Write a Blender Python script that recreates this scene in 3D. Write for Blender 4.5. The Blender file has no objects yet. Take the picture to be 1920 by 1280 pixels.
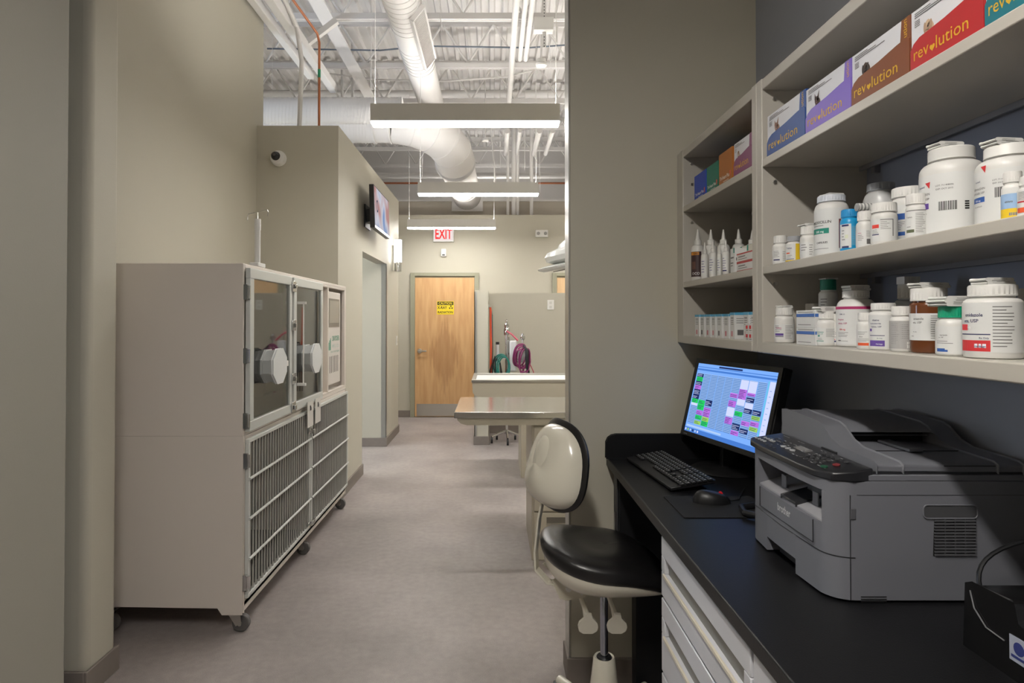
import bpy, math, random
from mathutils import Vector, Matrix
C = bpy.context.scene.collection
SC = bpy.context.scene
R = math.radians
random.seed(7)

# ---------------------------------------------------------------- camera, light, exposure
F, VX, VY, EYE = 1180.0, 925.0, 600.0, 1.45
PITCH = R(0.68)
cam_d = bpy.data.cameras.new('camera'); cam = bpy.data.objects.new('camera', cam_d); C.objects.link(cam)
cam_d.sensor_width = 36; cam_d.lens = F/1920*36
cam.location = (0, 0, EYE); cam.rotation_euler = (math.pi/2+PITCH, 0, 0)
cam_d.shift_x = (960-VX)/1920
cam_d.shift_y = -(640-(VY-F*math.tan(PITCH)))/1920
cam_d.clip_start = 0.02
SC.camera = cam
w = bpy.data.worlds.new('world'); SC.world = w; w.use_nodes = True
w.node_tree.nodes['Background'].inputs[0].default_value = (0.9, 0.93, 1, 1)
w.node_tree.nodes['Background'].inputs[1].default_value = 0.2
SC.view_settings.view_transform = 'Standard'; SC.view_settings.look = 'None'
SC.view_settings.gamma = 1; SC.view_settings.use_curve_mapping = False
SC.view_settings.exposure = 0.0
SC.cycles.max_bounces = 8; SC.cycles.diffuse_bounces = 5; SC.cycles.glossy_bounces = 4
SC.cycles.transparent_max_bounces = 12
SC.cycles.sample_clamp_indirect = 6.0
LAMP_DOWN, LAMP_UP, LAMP_NEAR = 66.0, 92.0, 122.0
COOL_FILL_W = 160.0   # strengths of the linear lights and of the added cool fill

# ---------------------------------------------------------------- helpers
def lin(c):
    return tuple((x/255/12.92 if x/255 <= .04045 else ((x/255+.055)/1.055)**2.4) for x in c)
MATS = {}
def mat(name, rgb, rough=.5, metal=0, noise=0, nscale=8, bump=0, bscale=80, emit=0, spec=.5, coat=0):
    if name in MATS: return MATS[name]
    m = bpy.data.materials.new(name); m.use_nodes = True; nt = m.node_tree
    b = nt.nodes['Principled BSDF']; c = lin(rgb)
    b.inputs['Base Color'].default_value = (*c, 1); b.inputs['Roughness'].default_value = rough
    b.inputs['Metallic'].default_value = metal; b.inputs['Specular IOR Level'].default_value = spec
    if coat: b.inputs['Coat Weight'].default_value = coat
    if emit:
        b.inputs['Emission Color'].default_value = (*c, 1); b.inputs['Emission Strength'].default_value = emit
    tc = nt.nodes.new('ShaderNodeTexCoord')
    if noise:
        n = nt.nodes.new('ShaderNodeTexNoise'); n.inputs['Scale'].default_value = nscale; n.inputs['Detail'].default_value = 5
        nt.links.new(tc.outputs['Object'], n.inputs['Vector'])
        mx = nt.nodes.new('ShaderNodeMix'); mx.data_type = 'RGBA'
        mx.inputs[6].default_value = (*[x*(1-noise) for x in c], 1); mx.inputs[7].default_value = (*[min(1, x*(1+noise)) for x in c], 1)
        nt.links.new(n.outputs['Fac'], mx.inputs[0]); nt.links.new(mx.outputs[2], b.inputs['Base Color'])
    if bump:
        n2 = nt.nodes.new('ShaderNodeTexNoise'); n2.inputs['Scale'].default_value = bscale; n2.inputs['Detail'].default_value = 3
        nt.links.new(tc.outputs['Object'], n2.inputs['Vector'])
        bp = nt.nodes.new('ShaderNodeBump'); bp.inputs['Strength'].default_value = bump; bp.inputs['Distance'].default_value = .002
        nt.links.new(n2.outputs['Fac'], bp.inputs['Height']); nt.links.new(bp.outputs['Normal'], b.inputs['Normal'])
    MATS[name] = m; return m
def emis(name, rgb, s):
    if name in MATS: return MATS[name]
    m = bpy.data.materials.new(name); m.use_nodes = True; nt = m.node_tree; nt.nodes.clear()
    e = nt.nodes.new('ShaderNodeEmission'); o = nt.nodes.new('ShaderNodeOutputMaterial')
    e.inputs[0].default_value = (*lin(rgb), 1); e.inputs[1].default_value = s
    nt.links.new(e.outputs[0], o.inputs[0]); MATS[name] = m; return m
def clear(name, tint=(235, 240, 238), opacity=.12, rough=.03):
    if name in MATS: return MATS[name]
    m = bpy.data.materials.new(name); m.use_nodes = True; nt = m.node_tree; nt.nodes.clear()
    t = nt.nodes.new('ShaderNodeBsdfTransparent'); g = nt.nodes.new('ShaderNodeBsdfGlossy'); x = nt.nodes.new('ShaderNodeMixShader')
    f = nt.nodes.new('ShaderNodeFresnel'); a = nt.nodes.new('ShaderNodeMath'); a.operation = 'ADD'; a.inputs[1].default_value = opacity
    o = nt.nodes.new('ShaderNodeOutputMaterial'); t.inputs[0].default_value = (*lin(tint), 1); g.inputs['Roughness'].default_value = rough
    nt.links.new(f.outputs[0], a.inputs[0]); nt.links.new(a.outputs[0], x.inputs[0])
    nt.links.new(t.outputs[0], x.inputs[1]); nt.links.new(g.outputs[0], x.inputs[2]); nt.links.new(x.outputs[0], o.inputs[0])
    MATS[name] = m; return m

ORG = {}
def tago(o, label=None, cat=None, group=None, kind=None):
    if label: o['label'] = label
    if cat: o['category'] = cat
    if group: o['group'] = group
    if kind: o['kind'] = kind
    return o
def thing(name, label, cat, loc=(0, 0, 0), group=None, kind=None):
    o = bpy.data.objects.new(name, None); C.objects.link(o); o.location = loc; o.empty_display_size = .05
    ORG[o.name] = Vector(loc)
    return tago(o, label, cat, group, kind)
def V(*a): return Vector(a)
class MB:
    def __init__(s): s.v = []; s.f = []; s.m = []; s.cur = 0
    def add(s, vs, fs, m=None):
        n = len(s.v); s.v += [tuple(x) for x in vs]; s.f += [tuple(i+n for i in f) for f in fs]
        s.m += [s.cur if m is None else m]*len(fs); return s
    def box(s, x0, x1, y0, y1, z0, z1, m=None):
        vs = [(x, y, z) for x in (x0, x1) for y in (y0, y1) for z in (z0, z1)]
        return s.add(vs, [(0, 1, 3, 2), (4, 6, 7, 5), (0, 4, 5, 1), (2, 3, 7, 6), (0, 2, 6, 4), (1, 5, 7, 3)], m)
    def obox(s, c, a, b, d, m=None):
        c, a, b, d = Vector(c), Vector(a), Vector(b), Vector(d)
        vs = [c+i*a+j*b+k*d for i in (-1, 1) for j in (-1, 1) for k in (-1, 1)]
        return s.add(vs, [(0, 1, 3, 2), (4, 6, 7, 5), (0, 4, 5, 1), (2, 3, 7, 6), (0, 2, 6, 4), (1, 5, 7, 3)], m)
    def bar(s, p0, p1, w, h=None, up=(0, 0, 1), m=None):
        p0, p1 = Vector(p0), Vector(p1); d = (p1-p0)/2; n = d.normalized(); u = Vector(up)
        if abs(n.dot(u)) > .95: u = Vector((1, 0, 0))
        a = n.cross(u).normalized(); b = n.cross(a).normalized()
        return s.obox((p0+p1)/2, d, a*w/2, b*(h or w)/2, m)
    def prism(s, pts, ax, a0, a1, m=None):
        """pts: polygon in the plane normal to axis ax (0 x: (y,z); 1 y: (x,z); 2 z: (x,y))"""
        def mk(p, a): return {0: (a, p[0], p[1]), 1: (p[0], a, p[1]), 2: (p[0], p[1], a)}[ax]
        n = len(pts); vs = [mk(p, a0) for p in pts]+[mk(p, a1) for p in pts]
        fs = [tuple(range(n)), tuple(range(2*n-1, n-1, -1))]+[(i, (i+1) % n, n+(i+1) % n, n+i) for i in range(n)]
        return s.add(vs, fs, m)
    def oprism(s, pts, o, u, v, n, t, m=None):
        """polygon pts in the plane (o,u,v), extruded t along n"""
        o, u, v, n = Vector(o), Vector(u), Vector(v), Vector(n); k = len(pts)
        vs = [o+u*p[0]+v*p[1] for p in pts]; vs += [x+n*t for x in vs]
        fs = [tuple(range(k)), tuple(range(2*k-1, k-1, -1))]+[(i, (i+1) % k, k+(i+1) % k, k+i) for i in range(k)]
        return s.add(vs, fs, m)
    def tube(s, pts, r, n=8, m=None, caps=True, closed=False):
        pts = [Vector(p) for p in pts]; k = len(pts); rs = r if isinstance(r, (list, tuple)) else [r]*k
        t0 = (pts[1]-pts[0]).normalized(); a = t0.orthogonal().normalized(); vs = []
        for i, p in enumerate(pts):
            if closed: t = (pts[(i+1) % k]-pts[i-1])
            else: t = (pts[min(i+1, k-1)]-pts[max(i-1, 0)])
            t.normalize(); a = (a-t*a.dot(t)); a.normalize(); b = t.cross(a)
            for j in range(n):
                q = 2*math.pi*j/n; vs.append(p+(a*math.cos(q)+b*math.sin(q))*rs[i])
        fs = []
        for i in range(k if closed else k-1):
            for j in range(n):
                i2 = (i+1) % k; fs.append((i*n+j, i*n+(j+1) % n, i2*n+(j+1) % n, i2*n+j))
        if caps and not closed: fs += [tuple(range(n-1, -1, -1)), tuple((k-1)*n+j for j in range(n))]
        return s.add(vs, fs, m)
    def cyl(s, p0, p1, r0, r1=None, n=16, m=None): return s.tube([p0, p1], [r0, r0 if r1 is None else r1], n, m)
    def lathe(s, prof, c=(0, 0, 0), n=24, m=None, ribs=None, ax=None):
        """prof (r,z) from bottom to top; ribs(i) True gives an alternating radius"""
        c = Vector(c); vs = []; M = Matrix.Identity(3) if ax is None else Vector((0, 0, 1)).rotation_difference(Vector(ax)).to_matrix()
        for i, (r, z) in enumerate(prof):
            for j in range(n):
                q = 2*math.pi*j/n; rr = r*(.955 if ribs and ribs(i) and j % 2 else 1)
                vs.append(c+M@Vector((rr*math.cos(q), rr*math.sin(q), z)))
        k = len(prof); fs = [(i*n+j, i*n+(j+1) % n, (i+1)*n+(j+1) % n, (i+1)*n+j) for i in range(k-1) for j in range(n)]
        fs += [tuple(range(n-1, -1, -1)), tuple((k-1)*n+j for j in range(n))]
        return s.add(vs, fs, m)
    def grid(s, fn, nu, nv, m=None, closeu=False):
        vs = [fn(i/(nu if closeu else nu-1), j/(nv-1)) for j in range(nv) for i in range(nu)]
        fs = [(j*nu+i, j*nu+(i+1) % nu, (j+1)*nu+(i+1) % nu, (j+1)*nu+i) for j in range(nv-1) for i in range(nu if closeu else nu-1)]
        return s.add(vs, fs, m)
    def ball(s, c, r, n=12, m=None, sc=(1, 1, 1)):
        c = Vector(c)
        return s.grid(lambda u, v: c+V(r*sc[0]*math.sin(v*math.pi)*math.cos(u*2*math.pi), r*sc[1]*math.sin(v*math.pi)*math.sin(u*2*math.pi), -r*sc[2]*math.cos(v*math.pi)), n, max(5, n//2+1), m, True)
    def poly(s, pts, m=None): return s.add(pts, [tuple(range(len(pts)))], m)
    def build(s, name, mats, parent=None, bevel=0, seg=2, loc=None, label=None, cat=None, group=None, kind=None, flat=False, ang=35):
        me = bpy.data.meshes.new(name); o = bpy.data.objects.new(name, me)
        off = ORG.get(parent.name, Vector((0, 0, 0))) if parent is not None else (Vector(loc) if loc is not None else Vector((0, 0, 0)))
        me.from_pydata([(x-off.x, y-off.y, z-off.z) for x, y, z in s.v], [], s.f)
        for mm in (mats if isinstance(mats, (list, tuple)) else [mats]): me.materials.append(mm)
        if any(s.m): me.polygons.foreach_set('material_index', s.m)
        if not flat:
            me.polygons.foreach_set('use_smooth', [True]*len(s.f)); me.set_sharp_from_angle(angle=R(ang))
        me.update(); C.objects.link(o); ORG[o.name] = off.copy()
        if parent is not None: o.parent = parent
        else: o.location = off
        if bevel:
            b = o.modifiers.new('bevel', 'BEVEL'); b.width = bevel; b.segments = seg; b.limit_method = 'ANGLE'; b.angle_limit = R(40)
        return tago(o, label, cat, group, kind)
def struct(name, mb, m, **k):
    return mb.build(name, m, kind='structure', **k)
def inst(src, parent=None, loc=None):
    c = src.copy(); C.objects.link(c); ORG[c.name] = ORG.get(src.name, Vector((0, 0, 0))).copy()
    if parent is not None: c.parent = parent
    if loc is not None: c.location = loc
    return c

TC = {}
def textgeo(body, off=0):
    if (body, off) not in TC:
        cu = bpy.data.curves.new('t', 'FONT'); cu.body = body; cu.size = 1; cu.resolution_u = 2; cu.offset = off
        cu.align_x = 'CENTER'; o = bpy.data.objects.new('t', cu); me = o.to_mesh()
        vs = [v.co.copy() for v in me.vertices]; fs = [tuple(p.vertices) for p in me.polygons]; o.to_mesh_clear()
        bpy.data.objects.remove(o); bpy.data.curves.remove(cu)
        x = [v.x for v in vs]; TC[(body, off)] = (vs, fs, (max(x)-min(x)) if x else 1)
    return TC[(body, off)]
def ptext(mb, body, o, u, v, size, m=None, off=.01, width=None):
    vs, fs, w = textgeo(body, off); o, u, v = Vector(o), Vector(u), Vector(v); sx = size if width is None else width/w
    mb.add([o+u*(p.x*sx)+v*(p.y*size) for p in vs], fs, m)
def wtext(mb, body, c, r, fa, ra, z, size, m=None, off=.01, width=None):
    """text wrapped on a cylinder: fa(angle in deg)->unit direction; ra = centre angle"""
    vs, fs, w = textgeo(body, off); sx = size if width is None else width/w
    mb.add([V(c[0], c[1], 0)+fa(ra+math.degrees(p.x*sx/r))*r+V(0, 0, z+p.y*size) for p in vs], fs, m)

WALL = mat('greige_wall_paint', (184, 179, 164), .62, noise=.03, nscale=1.5, bump=.12, bscale=160)
BLUEW = mat('slate_wall_paint', (146, 149, 157), .6, bump=.1, bscale=160)
BASEB = mat('taupe_rubber_base', (124, 115, 108), .6, noise=.06, nscale=30)
WHITE = mat('white_ceiling_paint', (222, 219, 217), .6, noise=.03, nscale=3)
STEEL = mat('brushed_steel', (200, 198, 192), .28, 1, bump=.1, bscale=300)
CHROME = mat('chrome', (215, 215, 215), .12, 1)
TRIM = mat('aluminium_trim', (176, 176, 172), .35, .8)
BLACKP = mat('black_plastic', (24, 24, 26), .4)
DGREY = mat('dark_grey_plastic', (60, 60, 62), .5)
WPL = mat('white_plastic', (226, 224, 220), .4)
COPPER = mat('copper_pipe', (176, 110, 76), .4, .5)
BEIGE = mat('beige_enamel', (190, 183, 166), .35)
CAGE = mat('warm_grey_laminate', (212, 203, 194), .45)
CABP = mat('pale_grey_cabinet_enamel', (184, 179, 170), .32)
DARK = mat('dark_void', (12, 12, 13), .8)

# floor: mottled resin sheet with fine speckle
m = bpy.data.materials.new('mottled_floor'); m.use_nodes = True; nt = m.node_tree; b = nt.nodes['Principled BSDF']
tc = nt.nodes.new('ShaderNodeTexCoord')
def nz(scale, det, vec=None):
    n = nt.nodes.new('ShaderNodeTexNoise'); n.inputs['Scale'].default_value = scale; n.inputs['Detail'].default_value = det
    nt.links.new(vec or tc.outputs['Object'], n.inputs['Vector']); return n
n1 = nz(1.6, 6); n2 = nz(260, 2); n3 = nz(26, 5)
r1 = nt.nodes.new('ShaderNodeValToRGB'); r1.color_ramp.elements[0].position = .3; r1.color_ramp.elements[1].position = .72
r1.color_ramp.elements[0].color = (*lin((132, 124, 122)), 1); r1.color_ramp.elements[1].color = (*lin((160, 151, 148)), 1)
nt.links.new(n1.outputs['Fac'], r1.inputs[0])
mx = nt.nodes.new('ShaderNodeMix'); mx.data_type = 'RGBA'; mx.blend_type = 'OVERLAY'; mx.inputs[0].default_value = .3
nt.links.new(r1.outputs[0], mx.inputs[6]); nt.links.new(n2.outputs['Fac'], mx.inputs[7])
mx2 = nt.nodes.new('ShaderNodeMix'); mx2.data_type = 'RGBA'; mx2.blend_type = 'OVERLAY'; mx2.inputs[0].default_value = .22
nt.links.new(mx.outputs[2], mx2.inputs[6]); nt.links.new(n3.outputs['Fac'], mx2.inputs[7])
nt.links.new(mx2.outputs[2], b.inputs['Base Color']); b.inputs['Roughness'].default_value = .48
bp = nt.nodes.new('ShaderNodeBump'); bp.inputs['Strength'].default_value = .15; bp.inputs['Distance'].default_value = .001
nt.links.new(n2.outputs['Fac'], bp.inputs['Height']); nt.links.new(bp.outputs['Normal'], b.inputs['Normal'])
FLOOR = m
# maple veneer
def wood(name, c0, c1, c2, cx, cz, diamond=True):
    m = bpy.data.materials.new(name); m.use_nodes = True; nt = m.node_tree; b = nt.nodes['Principled BSDF']
    tc = nt.nodes.new('ShaderNodeTexCoord'); mp = nt.nodes.new('ShaderNodeMapping'); mp.inputs['Scale'].default_value = (14, 14, 1.6)
    nt.links.new(tc.outputs['Object'], mp.inputs[0])
    n = nt.nodes.new('ShaderNodeTexNoise'); n.inputs['Scale'].default_value = 1.5; n.inputs['Detail'].default_value = 6; nt.links.new(mp.outputs[0], n.inputs['Vector'])
    r = nt.nodes.new('ShaderNodeValToRGB'); r.color_ramp.elements[0].color = (*lin(c0), 1); r.color_ramp.elements[1].color = (*lin(c1), 1)
    r.color_ramp.elements[0].position = .3; r.color_ramp.elements[1].position = .7; nt.links.new(n.outputs['Fac'], r.inputs[0]); out = r.outputs[0]
    if diamond:   # darker book-matched heart figure in the veneer
        sx = nt.nodes.new('ShaderNodeSeparateXYZ'); nt.links.new(tc.outputs['Object'], sx.inputs[0])
        def mth(op, a, bb):
            q = nt.nodes.new('ShaderNodeMath'); q.operation = op
            for i, t in enumerate((a, bb)):
                if t is None: continue
                if isinstance(t, (int, float)): q.inputs[i].default_value = t
                else: nt.links.new(t, q.inputs[i])
            return q.outputs[0]
        ax = mth('ABSOLUTE', mth('SUBTRACT', sx.outputs[0], cx), None); az = mth('ABSOLUTE', mth('SUBTRACT', sx.outputs[2], cz), None)
        d = mth('ADD', mth('DIVIDE', ax, .28), mth('DIVIDE', az, .62)); n9 = nt.nodes.new('ShaderNodeTexNoise'); n9.inputs['Scale'].default_value = 5
        mp2 = nt.nodes.new('ShaderNodeMapping'); mp2.inputs['Scale'].default_value = (8, 1, .7); nt.links.new(tc.outputs['Object'], mp2.inputs[0]); nt.links.new(mp2.outputs[0], n9.inputs['Vector'])
        d = mth('ADD', d, mth('MULTIPLY', mth('SUBTRACT', n9.outputs['Fac'], .5), 1.3)); rr = nt.nodes.new('ShaderNodeValToRGB')
        rr.color_ramp.elements[0].position = .62; rr.color_ramp.elements[0].color = (.42, .42, .42, 1); rr.color_ramp.elements[1].position = 1.0; rr.color_ramp.elements[1].color = (0, 0, 0, 1)
        nt.links.new(d, rr.inputs[0]); mx = nt.nodes.new('ShaderNodeMix'); mx.data_type = 'RGBA'; mx.inputs[7].default_value = (*lin(c2), 1)
        nt.links.new(rr.outputs[0], mx.inputs[0]); nt.links.new(out, mx.inputs[6]); out = mx.outputs[2]
    nt.links.new(out, b.inputs['Base Color']); b.inputs['Roughness'].default_value = .4; return m
MAPLE = wood('maple_veneer', (194, 150, 102), (212, 172, 124), (146, 100, 64), -.728, .92)
MAPLE2 = wood('maple_veneer_plain', (214, 178, 134), (226, 194, 152), (150, 104, 66), 0, 0, False)

# ---------------------------------------------------------------- room shell
XL, XR, YB, YF, ZC = -5.0, 3.4, -3.2, 13.0, 5.0
struct('floor', MB().box(XL, XR, YB, YF, -.1, 0), FLOOR)
mb = MB(); P = .155; prof = []; x = XL
while x < XR:
    prof += [(x, ZC), (x+.045, ZC), (x+.065, ZC+.045), (x+.135, ZC+.045)]; x += P
prof.append((x, ZC)); vs = []; n = len(prof)
for y in (YB, YF): vs += [(p[0], y, p[1]) for p in prof]
mb.add(vs, [(i, i+1, n+i+1, n+i) for i in range(n-1)]); mb.box(XL, x, YB, YF, ZC+.05, ZC+.15)
struct('ceiling', mb, WHITE, flat=True)
struct('wall_behind', MB().box(XL, XR, YB-.1, YB, 0, ZC), WALL)
struct('wall_far', MB().box(XL, XR, YF, YF+.1, 0, ZC), WHITE)
struct('wall_outer_left', MB().box(XL-.1, XL, YB, 3.0, 0, ZC).box(XL-.1, XL, 5.0, YF, 0, ZC).box(XL-.1, XL, 3.0, 5.0, 0, .9).box(XL-.1, XL, 3.0, 5.0, 2.5, ZC), WALL)
MB().box(XL-.06, XL-.02, 3.0, 3.05, .9, 2.5).box(XL-.06, XL-.02, 4.95, 5.0, .9, 2.5).box(XL-.06, XL-.02, 3.05, 4.95, .9, .95).box(XL-.06, XL-.02, 3.05, 4.95, 2.45, 2.5).box(XL-.06, XL-.02, 3.98, 4.02, .95, 2.45).build('added_window_1', TRIM, kind='structure')  # made-up window frame, out of view, around the added cool lamp
wl = bpy.data.lights.new('added_cool_fill', 'AREA'); wl.shape = 'RECTANGLE'; wl.size = 1.6; wl.size_y = 1.9; wl.energy = COOL_FILL_W; wl.color = (.72, .83, 1.0)  # unseen cool area lamp added to tint the drawers and printer front
wo = bpy.data.objects.new('added_cool_fill', wl); C.objects.link(wo); wo.location = (XL-.09, 4.0, 1.7); wo.rotation_euler = (0, -math.pi/2, 0)
struct('wall_outer_right', MB().box(XR, XR+.1, 2.66, YF, 0, ZC), WALL)
struct('wall_right', MB().box(1.065, 1.18, YB, 2.54, 0, ZC), BLUEW)
struct('wall_partition', MB().box(.3075, XR, 2.54, 2.66, 0, ZC), WALL, bevel=.006)
struct('trim_1', MB().box(.3035, .3075, 2.537, 2.663, .1, 3.9), TRIM)
struct('wall_near_left', MB().box(-1.47, -1.35, YB, 2.0, 0, ZC), mat('near_wall_darker_tone', (146, 142, 132), .62, bump=.12, bscale=160), bevel=.012)  # near wall in a darker tone of the greige wall colour
struct('wall_column', MB().box(-2.0, -1.57, 2.44, 2.64, 0, ZC), WALL, bevel=.03, seg=4)
struct('wall_left', MB().box(-2.0, -1.886, 2.64, 5.14, 0, 3.9), WALL)
mb = MB().box(-3.0, -1.235, 5.0, 5.12, 0, 3.0).box(-1.355, -1.235, 5.12, 5.93, 0, 3.0)
struct('wall_corridor_near', mb, WALL)
mb = MB().box(-4.4, -1.235, 7.25, 7.37, 0, 3.0).box(-1.355, -1.235, 7.37, 8.19, 0, 3.0)
struct('wall_corridor_far', mb, WALL)
struct('wall_lintel', MB().box(-1.355, -1.235, 5.93, 7.25, 2.1, 3.0), WALL)
struct('trim_2', MB().box(-1.237, -1.232, 7.246, 7.30, .1, 2.1).box(-1.29, -1.232, 7.246, 7.25, .1, 2.1), TRIM)
struct('wall_back', MB().box(XL, XR, 9.44, 9.54, 0, 3.03), WALL)
struct('trim_3', MB().box(XL, XR, 9.9, 10.0, 2.9, 3.32, 0).box(XL, XR, 9.88, 10.02, 3.32, 3.345, 1), [mat('grey_beige_soffit', (176, 168, 156), .6), WHITE], label='Grey soffit band above the back wall with a white cap')
# half-height wall beside the door and its cap
struct('wall_half_end', MB().box(-.217, -.06, 7.34, 8.2, 0, 1.8), WALL)
struct('wall_half', MB().box(-.06, XR, 8.1, 8.2, 0, 1.8), WALL)
struct('trim_4', MB().box(-.222, -.212, 7.335, 7.39, .1, 1.78).box(-.222, -.19, 7.335, 7.345, .1, 1.78), TRIM)
k = [0]
def base(x0, x1, y0, y1):
    k[0] += 1
    struct('baseboard_%d' % k[0], MB().box(x0, x1, y0, y1, 0, .1), BASEB, bevel=.003)
base(.2945, 1.06, 2.527, 2.5395); base(.2945, .3070, 2.54, 2.673); base(-3.0, -1.2225+.0, 4.987, 4.9995)
base(-1.2345, -1.2225, 4.9995, 5.942); base(-1.355, -1.2225, 5.9305, 5.942)
base(-4.4, -1.2345, 7.237, 7.2495); base(-1.2345, -1.2225, 7.237, 8.2); base(XL, -1.24, 9.427, 9.4395)
base(-.2295, -.0475, 7.327, 7.3395); base(-.0595, -.0475, 7.34, 8.088); base(-.0475, XR, 8.087, 8.0995); base(-.2295, -.2175, 7.34, 8.2)
base(-1.5695, -1.557, 2.427, 2.64); base(-1.70, -1.5695, 2.427, 2.4395); base(-1.3495, -1.337, YB, 2.0)

# back door, its frame and kick plate
def door(name, x0, x1, wm, fw=.066, handle_left=True, kick=True):
    yf = 9.44
    fr = struct('%s_frame' % name.replace('door', 'trim'), MB().box(x0-fw, x0, 9.405, 9.4395, 0, 2.16).box(x1, x1+fw, 9.405, 9.4395, 0, 2.16).box(x0, x1, 9.405, 9.4395, 2.11, 2.16)
        .box(x0-.004, x1+.004, 9.436, 9.4392, 2.085, 2.11), mat('sage_door_frame', (150, 148, 128), .45), bevel=.003)
    d = struct(name, MB().box(x0+.004, x1-.004, 9.418, 9.4385, .012, 2.085), wm, label='Maple veneer door with a steel kick plate' if kick else 'Maple veneer door behind the half wall')
    if kick: MB().box(x0+.03, x1-.03, 9.415, 9.4178, .02, .2).build('kick_plate', STEEL, d)
    hx = x0+.075 if handle_left else x1-.075
    MB().cyl((hx, 9.4175, .99), (hx, 9.40, .99), .034, n=20).cyl((hx, 9.40, .99), (hx, 9.375, .99), .012).bar((hx-.012, 9.372, .99), (hx+.105, 9.372, .99), .014, .02).build('door_handle', STEEL, d, bevel=.002)
    return d
dr = door('door_1', -1.176, -.28, MAPLE)
YEL = mat('yellow_print', (232, 205, 40), .5); BLK = mat('black_print', (18, 18, 18), .5)
dr2 = door('door_2', .95, 1.85, MAPLE2, kick=False)
# x-ray caution sign
sx0, sx1 = -.845, -.59; sg = thing('warning_sign', 'yellow and black caution sign fixed on the maple door', 'sign', (-.717, 9.417, 1.6))
MB().box(sx0, sx1, 9.4145, 9.4175, 1.535, 1.735).build('plate', YEL, sg)
mb = MB(); y = 9.4142
mb.add([(sx0+.008, y, 1.675), (sx1-.008, y, 1.675), (sx1-.008, y, 1.727), (sx0+.008, y, 1.727)], [(0, 1, 2, 3)], 0)
ptext(mb, 'CAUTION', (-.7175, y-.0006, 1.684), (1, 0, 0), (0, 0, 1), .05, 1, .02, .2)
ptext(mb, 'X-RAY', (-.765, y, 1.618), (1, 0, 0), (0, 0, 1), .058, 0, .025, .145)
ptext(mb, 'RADIATION', (-.7175, y, 1.553), (1, 0, 0), (0, 0, 1), .046, 0, .025, .225)
for a in (90, 210, 330):
    c = V(-.635, y, 1.64); pts = [c+V(math.cos(R(a+t)), 0, math.sin(R(a+t)))*rr for rr, ts in ((.009, (-28, 0, 28)), (.03, (28, 0, -28))) for t in ts]
    mb.poly(pts, 0)
mb.build('lettering', [BLK, YEL], sg, flat=True)
# exit sign, emergency light, sensor box
ex = thing('exit_sign', 'illuminated red and white exit sign above the maple door', 'sign', (-.745, 9.44, 2.66))
MB().box(-.9, -.59, 9.385, 9.4395, 2.62, 2.87).build('housing', WPL, ex, bevel=.006)
mb = MB().box(-.885, -.605, 9.381, 9.3848, 2.635, 2.855, 0); ptext(mb, 'EXIT', (-.745, 9.3795, 2.665), (1, 0, 0), (0, 0, 1), .21, 1, .02, .25)
mb.build('lit_face', [emis('exit_glow', (250, 232, 230), .95), emis('exit_red', (255, 60, 60), 1.0)], ex, flat=True)
em = thing('emergency_light', 'white twin-head emergency light high on the back wall', 'light', (.725, 9.44, 2.74))
MB().box(.63, .82, 9.38, 9.4395, 2.69, 2.8).build('housing', WPL, em, bevel=.012)
for i in (.672, .778): MB().cyl((i, 9.379, 2.745), (i, 9.37, 2.745), .024, n=20).build('lamp_head', mat('lamp_lens_grey', (150, 148, 146), .2), em)
sb = thing('door_sensor', 'small white sensor box below the exit sign', 'sensor', (-.745, 9.44, 2.46))
MB().box(-.785, -.705, 9.4, 9.4395, 2.40, 2.52).build('housing', WPL, sb, bevel=.01)
MB().box(-.765, -.725, 9.398, 9.3998, 2.415, 2.435).build('sensor_window', DGREY, sb)
def plate(name, label, x0, x1, z0, z1, y=None, face='y', xx=None, outlet=False):
    t = thing(name, label, 'switch plate', (x0, y, z0) if face == 'y' else (xx, x0, z0)); t['category'] = 'outlet' if outlet else 'switch'
    if face == 'y':
        MB().box(x0, x1, y-.008, y-.0005, z0, z1).build('cover_plate', WPL, t, bevel=.002)
        h = (z1-z0); cx = (x0+x1)/2
        for q in (.28, .72) if outlet else (.5,):
            s = .13 if outlet else .2
            MB().box(cx-.017, cx+.017, y-.012, y-.0082, z0+h*(q-s), z0+h*(q+s)).build('socket' if outlet else 'rocker', mat('off_white_plastic', (208, 206, 200), .4), t, bevel=.002)
    else:
        MB().box(xx+.0005, xx+.008, x0, x1, z0, z1).build('cover_plate', WPL, t, bevel=.002)
        MB().box(xx+.0082, xx+.012, (x0+x1)/2-.015, (x0+x1)/2+.015, z0+.03, z1-.03).build('rocker', MATS.get('off_white_plastic') or WPL, t, bevel=.002)
plate('wall_outlet', 'white outlet plate on the half wall behind the tables', .695, .78, 1.585, 1.71, y=8.1, outlet=True)
plate('light_switch', 'white light switch on the corridor wall end', 7.98, 8.06, 1.13, 1.25, face='x', xx=-1.235)

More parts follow.
